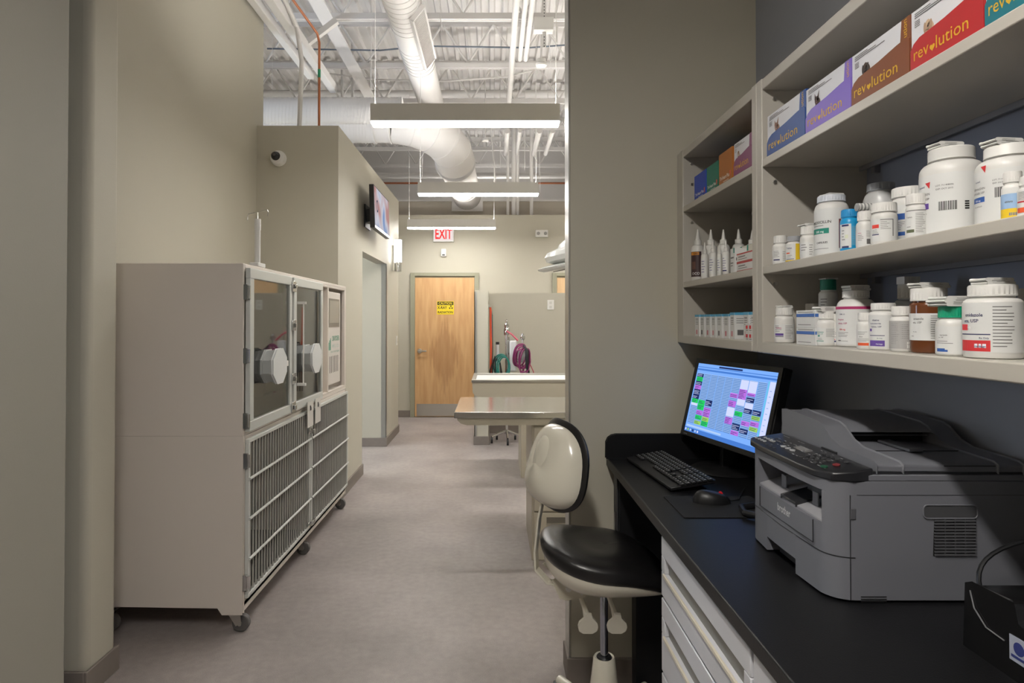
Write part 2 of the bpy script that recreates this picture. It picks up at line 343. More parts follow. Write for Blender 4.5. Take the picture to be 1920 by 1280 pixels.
# ---------------------------------------------------------------- ceiling: joists, ducts, pipes
jl = ['first', 'second', 'third', 'fourth', 'fifth', 'sixth', 'seventh']
src = None
for i, y in enumerate((5.0, 6.2, 7.4, 8.6, 9.8, 11.0, 12.2)):
    t = thing('roof_joist', 'white open-web steel roof joist, %s back from the room opening' % jl[i], 'roof joist', (-.5, y, 4.42), 'white steel joists under the roof deck')
    if src is None:
        a = MB()
        for s in (-.03, .006): a.box(XL, XR, y+s, y+s+.024, 4.42, 4.425).box(XL, XR, y+(s if s < 0 else s+.02), y+(s if s < 0 else s+.02)+.004, 4.425, 4.48)
        b_ = a.build('bottom_chord', WHITE, t)
        a = MB()
        for s in (-.03, .006): a.box(XL, XR, y+s, y+s+.024, 4.99, 4.998).box(XL, XR, y+(s if s < 0 else s+.02), y+(s if s < 0 else s+.02)+.004, 4.93, 4.99)
        c_ = a.build('top_chord', WHITE, t); src = [b_, c_]
        x = -3.9
        while x < 3:
            src.append(MB().cyl((x, y, 4.47), (x+.3, y, 4.95), .013, n=8).build('web_bar', WHITE, t))
            src.append(MB().cyl((x+.3, y, 4.95), (x+.6, y, 4.47), .013, n=8).build('web_bar', WHITE, t)); x += .6
    else:
        for s in src: inst(s, t)
# longitudinal beams and cross brace on the left
t = thing('ceiling_rail', 'thick white steel rail running back along the left wall top', 'beam', (-1.8, 4, 3.86))
MB().box(-1.838, -1.775, 2.7, 6.2, 3.83, 3.9).build('flange', WHITE, t, bevel=.006)
t = thing('ceiling_rail', 'white steel rail beside the left wall rail, carrying cables', 'beam', (-1.68, 4, 3.87))
MB().box(-1.72, -1.645, 2.7, 6.6, 3.84, 3.93).build('flange', WHITE, t, bevel=.006)
t = thing('ceiling_beam', 'wide white steel beam running back below the roof deck', 'beam', (-1.6, 6, 4.3))
MB().box(-1.67, -1.53, 3.5, 9.2, 4.33, 4.345).build('bottom_flange', WHITE, t); MB().box(-1.605, -1.595, 3.5, 9.2, 4.345, 4.4).build('beam_web', WHITE, t)
t = thing('cross_brace', 'short white channel bracing the ceiling rails', 'brace', (-1.5, 5.6, 4))
MB().bar((-1.40, 5.6, 4.13), (-1.70, 5.6, 3.9), .05, .05).build('channel', WHITE, t)
# round ducts
def ring_path(mb, pts, r, w=.006, n=28):
    for p, d in pts:
        p, d = Vector(p), Vector(d).normalized(); mb.tube([p-d*w/2, p+d*w/2], r, n, caps=True)
d1 = thing('round_duct', 'white spiral duct running back overhead with a side grille', 'duct', (-.766, 6, 4.12))
MB().cyl((-.766, 2.9, 4.12), (-.766, 8.3, 4.12), .153, n=36).build('duct_pipe', WHITE, d1)
mb = MB(); y = 4.0
while y < 6.9:
    ring_path(mb, [((-.766, y, 4.12), (0, 1, -.18))], .1605, .009, 36); y += .085 if y < 5.6 or 6.0 < y < 6.45 else .4
mb.build('seam', WHITE, d1, kind='stuff')
g = MB(); n_ = V(.78, 0, -.62).normalized(); u_ = V(0, 1, 0); v_ = n_.cross(u_); c = V(-.766, 5.75, 4.12)+n_*.165
g.obox(c+v_*.075, u_*.52, v_*.009, n_*.02).obox(c-v_*.075, u_*.52, v_*.009, n_*.02).obox(c+u_*.51, u_*.01, v_*.08, n_*.02).obox(c-u_*.51, u_*.01, v_*.08, n_*.02)
gr = g.build('side_grille', WHITE, d1)
g = MB()
for i in range(34): g.obox(c+u_*(-.49+i*.03)+n_*.002, u_*.003, v_*.07, n_*.01)
g.build('grille_blade', WHITE, gr, kind='stuff')
MB().obox(c-n_*.012, u_*.51, v_*.075, n_*.004).build('grille_backing', mat('grille_grey', (176, 172, 164), .6), gr)
d2 = thing('round_duct', 'large white elbow duct dropping to the back wall collar', 'duct', (-.45, 8.5, 3.4))
def bez(a, b, c, d, n): return [a*(1-t)**3+b*3*t*(1-t)**2+c*3*t*t*(1-t)+d*t**3 for t in [i/n for i in range(n+1)]]
A, B = V(-1.15, 7.15, 3.70), V(-.477, 7.85, 3.43)
arc = bez(A, A+V(.40, 0, -.03), B-V(0, .36, -.16), B, 5); pts = [V(-4.4, 7.15, 3.70), V(-1.15, 7.15, 3.70)]
MB().tube(pts, .225, 40).build('straight_run', WHITE, d2)
mb = MB()
for i in range(80): ring_path(mb, [((-4.3+i*.036+(.0 if i % 5 else .01), 7.15, 3.70), (1, .2, 0))], .2315, .007, 36)
mb.build('seam', WHITE, d2, kind='stuff')
mb = MB(); ring_path(mb, [((-1.35, 7.15, 3.7), (1, 0, 0)), ((-1.17, 7.15, 3.7), (1, 0, 0))], .238, .02, 40); mb.build('coupling', WHITE, d2)
for i in range(5):
    full = MB().tube(arc, [.227+.004*j for j in range(6)], 40, caps=False); ra_, rb_ = full.v[i*40:(i+1)*40], full.v[(i+1)*40:(i+2)*40]
    MB().add(ra_+rb_, [(j, (j+1) % 40, 40+(j+1) % 40, 40+j) for j in range(40)]).build('elbow_gore', WHITE, d2)
    MB().tube(rb_, .005, 6, closed=True).build('gore_seam', WHITE, d2)
MB().tube([B-V(0, .03, 0), B+V(0, .05, 0)], .256, 44).build('coupling', WHITE, d2)
MB().tube([B, V(-.41, 9.95, 3.40)], [.225, .22], 40).build('straight_run', WHITE, d2)
mb = MB(); ring_path(mb, [((-.43, 9.2, 3.41), (0, 1, 0))], .23, .02, 40); mb.build('coupling', WHITE, d2)
MB().box(-.655, -.165, 9.86, 9.879, 3.16, 3.66).build('wall_collar', WHITE, d2)
d3 = thing('round_duct', 'ribbed white duct coming from the left above the partition', 'duct', (-1.6, 6.6, 3.66))
MB().cyl((-4.3, 6.62, 3.66), (-.96, 6.62, 3.66), .135, n=32).build('duct_pipe', WHITE, d3)
mb = MB()
for i in range(90): ring_path(mb, [((-4.2+i*.036, 6.62, 3.66), (1, .3, -.12))], .1415, .007, 32)
mb.build('seam', WHITE, d3, kind='stuff')
# pipes
def pipe(name, label, pts, r, m=WHITE, cat='pipe', n=12, group=None, hang=()):
    o = MB().tube(pts, r, n).build(name, m, label=label, cat=cat, group=group)
    for x, y, z in hang: MB().cyl((x, y, z), (x, y, 4.995), .004, n=6).build('hanger', WHITE, o)
    return o
pipe('sprinkler_main', 'thick white pipe crossing overhead behind the first hanging light', [(XL, 9.35, 4.82), (XR, 9.35, 4.82)], .056)
pipe('sprinkler_main', 'thick white pipe crossing just above the second hanging light', [(XL, 11.3, 4.05), (XR, 11.3, 4.05)], .052)
pipe('copper_pipe', 'thin copper pipe crossing behind the second hanging light', [(XL, 11.6, 3.98), (XR, 11.6, 3.98)], .018, COPPER)
cp = pipe('copper_pipe', 'copper pipe dropping into the partition top beside a white cable', [(-1.52, 2.7, 3.87), (-1.51, 4.7, 3.86), (-1.475, 5.24, 3.85), (-1.473, 5.3, 3.8), (-1.473, 5.3, 3.001-.05)], .0105, COPPER)
MB().cyl((-1.473, 5.3, 3.5), (-1.473, 5.3, 3.57), .0125).build('green_tape', mat('green_tape', (40, 140, 100), .5), cp)
pipe('cable_bundle', 'white cable bundle curving down into the partition top', [(-1.64, 4.3, 3.96), (-1.63, 4.9, 3.95), (-1.615, 5.14, 3.86), (-1.59, 5.2, 3.6), (-1.6, 5.2, 3.3), (-1.612, 5.2, 2.95)], .019)
pipe('blue_cable', 'dark blue cable slung under the roof joists', [(-2.6, 7.2, 4.57), (-1.9, 7.2, 4.56), (-1.3, 7.2, 4.55), (-.8, 7.2, 4.6), (.4, 7.2, 4.58), (1.5, 7.2, 4.66)], .009, mat('blue_cable', (98, 108, 120), .5), 'cable', hang=((-1.9, 7.2, 4.56), (.4, 7.2, 4.58)))
for x, z, r, y1, lb in ((.21, 4.36, .033, 8.4, 'longest white pipe running back overhead, left of its neighbours'), (.295, 4.36, .024, 7.0, 'middle of three white pipes running back overhead'), (.36, 4.36, .026, 7.0, 'right of three white pipes running back overhead')):
    pipe('white_pipe', lb, [(x, 3.0, z), (x, y1, z)], r)
for x, y1, r, lb in ((.62, 9.64, .036, 'thick white pipe slanting back at the upper right'), (.19, 9.64, .034, 'white pipe above the second light, ending in a coupling'), (.36, 9.6, .026, 'thin white pipe above the second light right half'), (.80, 9.64, .03, 'white pipe nearest the partition edge overhead')):
    pipe('white_pipe', lb, [(x, 8.45, 4.0), (x, y1, 4.0)], r, hang=((x, 9.2, 4.0),))
for i, x in enumerate((.225, .315, .375, .59)):
    pipe('riser_pipe', 'white riser pipe standing over the back wall, %s from the left' % ('first', 'second', 'third', 'fourth')[i], [(x, 9.72, 2.95), (x, 9.72, 4.99)], (.022, .034, .024, .026)[i])
for i, (x, y) in enumerate(((-1.93, 8.0), (-1.8, 8.0))):
    pipe('hanger_rod', 'white vertical pipe left of the overhead duct, %s one' % ('left' if i == 0 else 'right'), [(x, y, 3.5), (x, y, 4.99)], .018)
rr = random.Random(3)
WL = ['thin hanger wire %s' % q for q in ('right of the side grille duct above the first light', 'between the spiral duct and the cable bundle', 'just behind the loop of cable above the second light', 'right of the hanging cable loop above the second light', 'beside the large elbow duct bend', 'near the junction box strap overhead', 'left of the pair above the far light', 'right of the pair above the far light', 'nearest the surgical lamp overhead', 'beside the two white vertical pipes')]
for i, (x, y, z) in enumerate(((-.5, 6.0, 4.2), (-1.25, 6.4, 3.8), (.1, 8.9, 3.6), (.45, 9.0, 3.6), (-.3, 7.4, 4.3), (.62, 6.8, 4.2), (-1.05, 9.0, 3.5), (-1.02, 9.0, 3.5), (.7, 9.4, 3.3), (-1.45, 7.9, 4.05))):
    pipe('hanger_wire', WL[i], [(x, y, z), (x+rr.uniform(-.02, .02), y, (z+5)/2), (x, y, 4.99)], .004, cat='wire', n=6, group='thin wires hanging from the roof deck')
# drooping cables among the joists
pipe('white_cable', 'white cable drooping below the joists left of the duct', [(-2.4, 7.9, 4.6), (-1.5, 7.9, 4.48), (-.6, 7.9, 4.46), (.2, 7.9, 4.52), (.5, 7.9, 4.6)], .011, cat='cable')
pipe('white_cable', 'white cable hanging in a loop above the second light', [(-.05, 8.6, 4.3), (-.02, 8.6, 3.9), (.02, 8.6, 3.5), (.03, 8.6, 3.25)], .008, cat='cable')
# junction box, strap, detectors
jb = thing('junction_box', 'white junction box on a perforated strap overhead', 'junction box', (.48, 6.0, 4.27))
MB().box(.385, .575, 5.95, 6.05, 4.21, 4.335).build('box_body', WPL, jb, bevel=.005)
mb = MB()
mb.box(.47, .505, 5.995, 6.0, 4.06, 4.99)
st = mb.build('perforated_strap', WHITE, jb)
mb = MB()
for i in range(9):
    for z in (4.36, 4.07): mb.cyl((.4875, 5.994, z+i*.03 if z > 4.2 or i < 4 else z), (.4875, 5.9935, z+i*.03 if z > 4.2 or i < 4 else z), .006, n=8)
mb.build('strap_hole', DGREY, st, kind='stuff')
MB().box(.60, .615, 5.99, 6.0, 4.1, 4.3).build('clip', WPL, jb)
dt = thing('ceiling_detector', 'round white detector hanging below the junction box', 'detector', (.47, 6.2, 4.0))
MB().lathe([(.02, 0), (.052, .004), (.056, .02), (.05, .035), (.045, .036), (.045, .07), (.01, .072)], (.475, 6.2, 3.96), 24).build('housing', WPL, dt)
MB().cyl((.475, 6.2, 4.03), (.475, 6.2, 4.42), .01).build('stem', WHITE, dt)
dt = thing('ceiling_detector', 'round white detector beside the elbow duct', 'detector', (-.11, 8.5, 3.88))
MB().lathe([(.02, 0), (.045, .004), (.05, .02), (.04, .045), (.02, .05)], (-.11, 8.5, 3.87), 24).build('housing', WPL, dt)
MB().cyl((-.11, 8.5, 3.92), (-.11, 8.5, 4.99), .008).build('stem', WHITE, dt)

# ---------------------------------------------------------------- linear pendant lights
GLOWD = emis('lens_down', (255, 252, 246), LAMP_DOWN); GLOWU = emis('lens_up', (255, 252, 246), LAMP_UP); GLOWN = emis('lens_near', (255, 250, 242), LAMP_NEAR)
FIXP = mat('fixture_grey', (222, 219, 213), .5)
def fixture(x0, y, label, down=None, up=None, width=1.21, group='white linear pendant lights', cables=True):
    x1 = x0+width; t = thing('pendant_light', label, 'light', ((x0+x1)/2, y+.05, 2.714), group)
    MB().box(x0, x1, y, y+.004, 2.722, 2.833).box(x0, x1, y+.106, y+.11, 2.722, 2.833).box(x0, x0+.004, y+.004, y+.106, 2.722, 2.833).box(x1-.004, x1, y+.004, y+.106, 2.722, 2.833).build('housing', FIXP, t)
    MB().box(x0+.001, x1-.001, y+.0005, y+.1095, 2.7095, 2.7218).build('diffuser', down or GLOWD, t, bevel=.004)
    MB().box(x0+.01, x1-.01, y+.01, y+.10, 2.79, 2.794).build('uplight_lens', up or GLOWU, t)
    if cables:
        for x in (x0+.02, x1-.02):
            MB().cyl((x, y+.05, 2.82), (x, y+.05, 3.962 if abs(x+.766) < .1 and y > 3 else 4.99), .0022, n=6).build('suspension_cable', WPL, t)
            MB().cyl((x, y+.05, 2.83), (x, y+.05, 2.865), .009, .004, n=8).build('cable_gripper', WPL, t)
fixture(-.785, 4.0, 'nearest white linear pendant light hanging overhead', down=emis('lens_first', (255, 252, 246), 44))
fixture(-.757, 6.29, 'second white linear pendant light, below the elbow duct')
fixture(-1.18, 8.6, 'white linear pendant light farthest back, above the exit sign')
for i, y in enumerate((4.0, 6.29, 8.6)):
    fixture(1.35, y, 'white linear pendant light behind the right partition, %s of its row' % ('first', 'second', 'third')[i])
fixture(-3.6, 6.78, 'added unseen linear light brightening the side corridor', down=emis('corridor_fill_lens', (248, 255, 246), 120), up=emis('lens_corridor_up', (255, 252, 246), 4))  # unseen lamp added to brighten the corridor wall
fixture(-.6, 11.4, 'added unseen linear light brightening the ceiling beyond the back wall')  # unseen lamp put in to lift the dark far ceiling
fixture(-4.4, 9.0, 'white linear pendant light left of the corridor end', up=emis('lens_corridor_up', (255, 252, 246), 4))
t = thing('pendant_light', 'white linear pendant light over the counter aisle behind the camera', 'light', (-.2, 0, 2.714), 'white linear pendant lights')
MB().box(-.255, -.251, -.6, .6, 2.722, 2.833).box(-.149, -.145, -.6, .6, 2.722, 2.833).box(-.251, -.149, -.6, -.596, 2.722, 2.833).box(-.251, -.149, .596, .6, 2.722, 2.833).build('housing', FIXP, t)
MB().box(-.2545, -.1455, -.599, .599, 2.708, 2.7218).build('diffuser', GLOWN, t)
MB().box(-.245, -.155, -.59, .59, 2.79, 2.794).build('uplight_lens', emis('lens_near_up', (255, 250, 242), LAMP_NEAR*.8), t)
for y in (-.55, .55): MB().cyl((-.2, y, 2.794), (-.2, y, 4.99), .0022, n=6).build('suspension_cable', WPL, t)
# wall sconce
sc_ = thing('wall_sconce', 'glowing cylindrical wall sconce with a chrome base', 'light', (-1.17, 7.65, 2.04))
MB().box(-1.2345, -1.222, 7.60, 7.70, 2.05, 2.36).build('back_plate', CHROME, sc_)
MB().cyl((-1.160, 7.65, 2.155), (-1.160, 7.65, 2.425), .045, n=28).build('glass_shade', emis('sconce_glow', (255, 253, 250), 14), sc_)
MB().cyl((-1.160, 7.65, 2.04), (-1.160, 7.65, 2.153), .043, n=28).build('chrome_cup', CHROME, sc_)
# ================================================================ security camera and television
t = thing('security_camera', 'white dome security camera on the partition front', 'camera', (-1.708, 5.0, 2.735))
MB().lathe([(.062, 0), (.062, .02), (.052, .045), (.02, .05)], (-1.708, 4.9995, 2.735), 28, ax=(0, -1, 0)).build('housing', WPL, t)
MB().lathe([(.037, 0), (.034, .015), (.026, .03), (.012, .038), (.002, .04)], (-1.718, 4.958, 2.745), 24, ax=(-.15, -1, .1)).build('dome', mat('smoked_dome', (28, 26, 26), .08), t)
MB().cyl((-1.718, 4.921, 2.748), (-1.719, 4.915, 2.748), .011).build('lens', mat('lens_glass', (70, 66, 64), .1), t)
t = thing('wall_television', 'small flat television mounted high on the corridor wall', 'television', (-1.235, 6.2, 2.4))
tv = V(-1.115, 6.18, 2.50); u = V(0, 1, 0); v = V(-.03, 0, 1).normalized(); nn = u.cross(v).normalized()
MB().obox(tv, u*.415, v*.20, nn*.022).build('casing', BLACKP, t, bevel=.004)
MB().obox(tv+nn*.0235-v*.187, u*.413, v*.012, nn*.0014).build('lower_bezel', mat('silver_bezel', (205, 205, 208), .3), t)
sc = mat('television_picture', (120, 150, 190), .3)
m = bpy.data.materials.new('tv_picture'); m.use_nodes = True; nt = m.node_tree; nt.nodes.clear()
e = nt.nodes.new('ShaderNodeEmission'); o = nt.nodes.new('ShaderNodeOutputMaterial'); nt.links.new(e.outputs[0], o.inputs[0]); e.inputs[1].default_value = .85
tc = nt.nodes.new('ShaderNodeTexCoord'); n = nt.nodes.new('ShaderNodeTexNoise'); n.inputs['Scale'].default_value = 3.2; n.inputs['Detail'].default_value = 1; nt.links.new(tc.outputs['Object'], n.inputs['Vector'])
r = nt.nodes.new('ShaderNodeValToRGB'); r.color_ramp.elements[0].position = .35; r.color_ramp.elements[0].color = (*lin((130, 158, 205)), 1)
r.color_ramp.elements[1].position = .68; r.color_ramp.elements[1].color = (*lin((196, 150, 146)), 1)
x_ = r.color_ramp.elements.new(.5); x_.color = (*lin((215, 215, 225)), 1); nt.links.new(n.outputs['Fac'], r.inputs[0]); nt.links.new(r.outputs[0], e.inputs[0])
scr = MB().obox(tv+nn*.0232+v*.008, u*.398, v*.178, nn*.0008).build('screen', m, t)
a = MB()
for i in range(18):
    q = 2*math.pi*i/18; q2 = 2*math.pi*(i+1)/18
    a.poly([tv+nn*.0245+v*.02-u*(.27)+(u*math.cos(z)*.045+v*math.sin(z)*.06)*s for z, s in ((q, 1), (q2, 1), (q2, .7), (q, .7))])
a.build('picture_print', emis('tv_print', (60, 80, 110), .6), scr, flat=True)
MB().bar((-1.2345, 6.1, 2.45), (-1.14, 6.1, 2.47), .12, .12).box(-1.2345, -1.222, 6.0, 6.25, 2.34, 2.56).build('wall_bracket', BLACKP, t)

# ================================================================ recovery cage bank
XF = -1.155; Y0, Y1 = 2.905, 4.93; ZS = .914
cg = thing('recovery_cage', 'tall warm grey veterinary cage bank on casters by the left wall', 'cage', (-1.5, 3.9, 0))
XB = -1.86
side = [(XB, .125), (-1.795, .125), (-1.78, .118+.02), (-1.265, .118+.012), (-1.245, .099), (XF, .099), (XF, ZS-.002), (XB, ZS-.002)]
mb = MB().prism(side, 1, Y0, Y0+.02).prism(side, 1, Y1-.02, Y1)
mb.box(XB, XF, Y0+.02, Y1-.02, .125, .15).box(XB, XF, Y0+.02, Y1-.02, ZS-.03, ZS-.002).box(XB, XB+.02, Y0+.02, Y1-.02, .15, ZS-.03)
mb.box(XF-.02, XF, Y0+.02, Y1-.02, .102, .16).box(XF-.02, XF, Y0+.02, Y0+.035, .16, ZS-.03).box(XF-.02, XF, 3.905, 3.945, .16, ZS-.03).box(XF-.5, XF-.02, 3.915, 3.93, .15, ZS-.03)
mb.build('lower_body', CAGE, cg, bevel=.003)
ZT = 1.713
mb = MB().box(XB, XF, Y0, Y0+.02, ZS, ZT).box(XB, XF, Y1-.02, Y1, ZS, ZT).box(XB, XF, Y0+.02, Y1-.02, ZT-.02, ZT).box(XB, XF, Y0+.02, Y1-.02, ZS, ZS+.02)
mb.box(XB, XB+.02, Y0+.02, Y1-.02, ZS+.02, ZT-.02)
mb.box(XF-.025, XF, 3.54, 3.575, ZS+.02, ZT-.02).box(XF-.5, XF, 4.185, 4.205, ZS+.02, ZT-.02).box(XF-.3, XF, 4.395, 4.42, ZS+.02, ZT-.02).box(XF-.025, XF, 4.885, Y1-.02, ZS+.02, ZT-.02)
mb.box(XF-.025, XF, Y0+.02, Y1-.02, ZT-.035, ZT-.02).box(XF-.025, XF, Y0+.02, Y1-.02, ZS+.02, ZS+.035).box(XF-.3, XF-.28, 4.42, 4.885, ZS+.02, ZT-.02)
mb.box(XF-.1, XF-.08, 4.205, 4.395, ZS+.02, ZT-.02)
mb.build('upper_body', CAGE, cg, bevel=.003)
INN = mat('cage_interior_steel', (204, 206, 194), .4, .3)
MB().box(XB+.021, XB+.03, Y0+.03, 4.18, ZS+.03, ZT-.03).box(XB+.03, XF-.03, Y0+.0205, Y0+.026, ZS+.03, ZT-.03).box(XB+.03, XF-.03, Y0+.03, 4.18, ZS+.021, ZS+.03).build('interior_lining', INN, cg)
mb = MB()
for z in (1.0, 1.06, 1.50, 1.56):
    for i in range(16): mb.cyl((XB+.0305, 3.0+i*.075, z), (XB+.0315, 3.0+i*.075, z), .007, n=8)
mb.build('vent_hole', BLACKP, cg, kind='stuff')
MB().box(XB+.021, XB+.025, Y0+.03, Y1-.03, .151, ZS-.031).box(XB+.03, XF-.03, 3.93, 3.934, .16, ZS-.031).box(XB+.03, XF-.03, Y0+.03, Y1-.03, .1501, .153).build('interior_lining', mat('cage_interior_shade', (22, 21, 21), .6, 0), cg)  # near-black lining puts the shade inside the lower cages into the colour
ALU = mat('cage_aluminium', (200, 202, 198), .3, .1)
# upper oxygen doors
GL = clear('cage_glass', (212, 218, 210), .16)
def odoor(y0, y1, z0, z1, yc):
    f = .048; xa, xb = XF+.002, XF+.026
    d = MB().box(xa, xb, y0, y1, z1-f, z1).box(xa, xb, y0, y1, z0, z0+f).box(xa, xb, y0, y0+f, z0+f, z1-f).box(xa, xb, y1-f*.8, y1, z0+f, z1-f).build('oxygen_door', ALU, cg, bevel=.003)
    MB().box(XF+.010, XF+.016, y0+f-.004, y1-f*.8+.004, z0+f-.004, z1-f+.004).build('glass', GL, d)
    o = [( .095*math.cos(R(22.5+45*i))*1.08, .083*math.sin(R(22.5+45*i))*1.08) for i in range(8)]
    mb = MB(); c = V(XF+.016, yc, 1.22)
    for i, (s, t0, t1) in enumerate(((1.0, .0, .01), (.93, .01, .045), (1.0, .045, .055))):
        mb.oprism([(p[0]*s, p[1]*s) for p in o], c+V(t0, 0, 0), (0, 1, 0), (0, 0, 1), (1, 0, 0), t1-t0)
    p = mb.build('porthole_ring', mat('acrylic_ring', (176, 178, 176), .25), d)
    MB().oprism([(q[0]*1.03, q[1]*1.03) for q in o], c+V(.056, 0, 0), (0, 1, 0), (0, 0, 1), (1, 0, 0), .012).build('porthole_cover', mat('frosted_white', (214, 216, 216), .35), d, bevel=.003)
    MB().box(XF+.04, XF+.06, yc+.08, yc+.2, 1.205, 1.235).box(XF+.04, XF+.062, yc-.06, yc-.05, 1.18, 1.27).build('porthole_latch', WPL, d, bevel=.003)
    return d
od1 = odoor(2.925, 3.535, .932, 1.693, 3.17); od2 = odoor(3.57, 4.175, .932, 1.693, 3.83)
for z in (1.58, 1.285, .985):
    MB().box(XF+.0005, XF+.018, 2.908, 2.924, z-.035, z+.035).cyl((XF+.022, 2.916, z-.03), (XF+.022, 2.916, z+.03), .008).build('hinge', CHROME, cg)
for z in (1.64, 1.42, 1.12, .96):
    MB().box(XF+.0268, XF+.034, 3.52, 3.585, z-.03, z+.03).box(XF+.034, XF+.046, 3.54, 3.565, z-.012, z+.012).build('latch', CHROME, cg, bevel=.002)
MB().cyl((XF+.06, 3.63, 1.08), (XF+.06, 3.63, 1.55), .004).bar((XF+.0265, 3.63, 1.55), (XF+.075, 3.63, 1.55), .015).bar((XF+.0265, 3.63, 1.08), (XF+.075, 3.63, 1.08), .015).build('pull_rod', WPL, cg)
# climate control unit with touch screen
cu = MB().box(XF-.26, XF-.012, 4.43, 4.80, .985, 1.655).build('control_unit', mat('control_white', (214, 208, 202), .35), cg, bevel=.006)
MB().box(XF-.0118, XF-.008, 4.455, 4.755, 1.40, 1.605).build('touch_screen', mat('grey_screen', (118, 112, 104), .2), cu)
MB().box(XF-.0079, XF-.0075, 4.475, 4.735, 1.43, 1.59).build('screen_face', mat('grey_screen_face', (158, 152, 142), .2), cu)
mb = MB()
for i in range(6): mb.box(XF-.0118, XF-.0108, 4.49+i*.045, 4.50+i*.045, 1.07, 1.19)
mb.build('vent_slot', BLACKP, cu, kind='stuff')
mb = MB(); gx = XF-.0112
ptext(mb, 'SNYDER', (gx, 4.66, 1.30), (0, 1, 0), (0, 0, 1), .05, 0, .02, .2)
ptext(mb, 'MFG. CO.', (gx, 4.66, 1.25), (0, 1, 0), (0, 0, 1), .035, 1, .01, .2)
ptext(mb, 'ICU OXYGEN', (gx, 4.64, 1.215), (0, 1, 0), (0, 0, 1), .018, 0, .0, .24)
for i in range(3): mb.box(gx-.0004, gx, 4.46+i*.022, 4.475+i*.022, 1.235, 1.29+.015*i, 0)
mb.build('logo_print', [mat('green_print', (50, 140, 110), .5), mat('pale_green_print', (180, 200, 192), .5)], cu, flat=True)
MB().box(XF-.0795, XF-.07, 4.25, 4.29, 1.13, 1.165).build('latch', STEEL, cg, bevel=.003)
# lower barred doors
bar0 = None
def bdoor(y0, y1):
    global bar0
    x = XF+.014; z0, z1 = .165, .897
    d = MB().box(XF+.004, XF+.022, y0, y1, z1-.018, z1).box(XF+.004, XF+.022, y0, y1, z0, z0+.018).box(XF+.004, XF+.022, y0, y0+.018, z0+.018, z1-.018).box(XF+.004, XF+.022, y1-.018, y1, z0+.018, z1-.018).build('cage_door', ALU, cg, bevel=.002)
    for z in (.345, .53, .715): MB().cyl((XF+.026, y0, z), (XF+.026, y1, z), .0065, n=8).build('cross_rail', ALU, d)
    n = 25
    for i in range(n):
        y = y0+.018+(y1-y0-.036)*(i+.5)/n
        if bar0 is None:
            bar0 = MB().cyl((x, 0, z0+.018), (x, 0, z1-.018), .0050, n=8).build('bar', mat('cage_bar_steel', (168, 167, 161), .35, .2), d, loc=None)
            bar0.location.y = y; b0y = 0
        else:
            b = inst(bar0, d); b.location.y = y
    return d
bd1 = bdoor(2.925, 3.912); bd2 = bdoor(3.935, 4.912)
for z in (.80, .24):
    MB().box(XF+.0005, XF+.02, 2.908, 2.924, z-.035, z+.035).cyl((XF+.024, 2.916, z-.03), (XF+.024, 2.916, z+.03), .008).build('hinge', CHROME, cg)
    MB().box(XF+.0225, XF+.028, 3.86, 3.975, z-.05, z-.03).box(XF+.028, XF+.045, 3.90, 3.945, z-.055, z-.025).build('latch', CHROME, cg, bevel=.002)
for i, y in enumerate((3.79, 3.955)):
    cd = MB().box(XF+.036, XF+.039, y, y+.12, .80, .955).build('cage_card', mat('card_grey_white', (206, 202, 196), .4), cg)
    MB().oprism([(0, .03), (.008, .03), (.022, .012), (.022, 0), (0, 0)], (XF+.0392, y+.05, .90), (0, 1, 0), (0, 0, 1), (1, 0, 0), .003).build('card_clip', DGREY, cd)
# casters
RUB = mat('grey_rubber_wheel', (92, 90, 88), .6)
def caster(x, y, dx=.02):
    c = MB().prism([(x-.045, .124), (x+.03, .124), (x+.02+dx, .045), (x-.005+dx, .03)], 1, y-.024, y-.02).prism([(x-.045, .124), (x+.03, .124), (x+.02+dx, .045), (x-.005+dx, .03)], 1, y+.02, y+.024).box(x-.045, x+.03, y-.024, y+.024, .09, .097).build('caster_fork', STEEL, cg)
    MB().cyl((x+.012+dx, y-.014, .04), (x+.012+dx, y+.014, .04), .04, n=28).build('wheel', RUB, c, bevel=.004)
    MB().cyl((x+.012+dx, y-.026, .04), (x+.012+dx, y+.026, .04), .009).build('axle', STEEL, c)
for y in (2.96, 3.92, 4.86): caster(-1.21, y); caster(-1.80, y, -.0)
# pole on the cage roof
iv = thing('iv_pole', 'short white pole with a double wire hook on the cage roof', 'pole', (-1.175, 3.13, 1.713))
MB().box(-1.20, -1.155, 3.09, 3.19, 1.7135, 1.735).build('base', WPL, iv, bevel=.004)
MB().cyl((-1.178, 3.14, 1.735), (-1.178, 3.14, 1.90), .0135).cyl((-1.178, 3.14, 1.90), (-1.178, 3.14, 1.955), .015).build('pole', WPL, iv)
c = V(-1.178, 3.14, 1.99); a = V(.115, -.10, 0)
MB().tube([c-V(0, 0, .035), c], .003).tube([c-a*.62-V(0, 0, .03)+V(-.005, 0, 0), c-a*.66-V(0, 0, .012), c-a*.6, c, c+a*.6, c+a*.66-V(0, 0, .012), c+a*.62-V(0, 0, .03)], .0028).build('hook_bar', STEEL, iv)

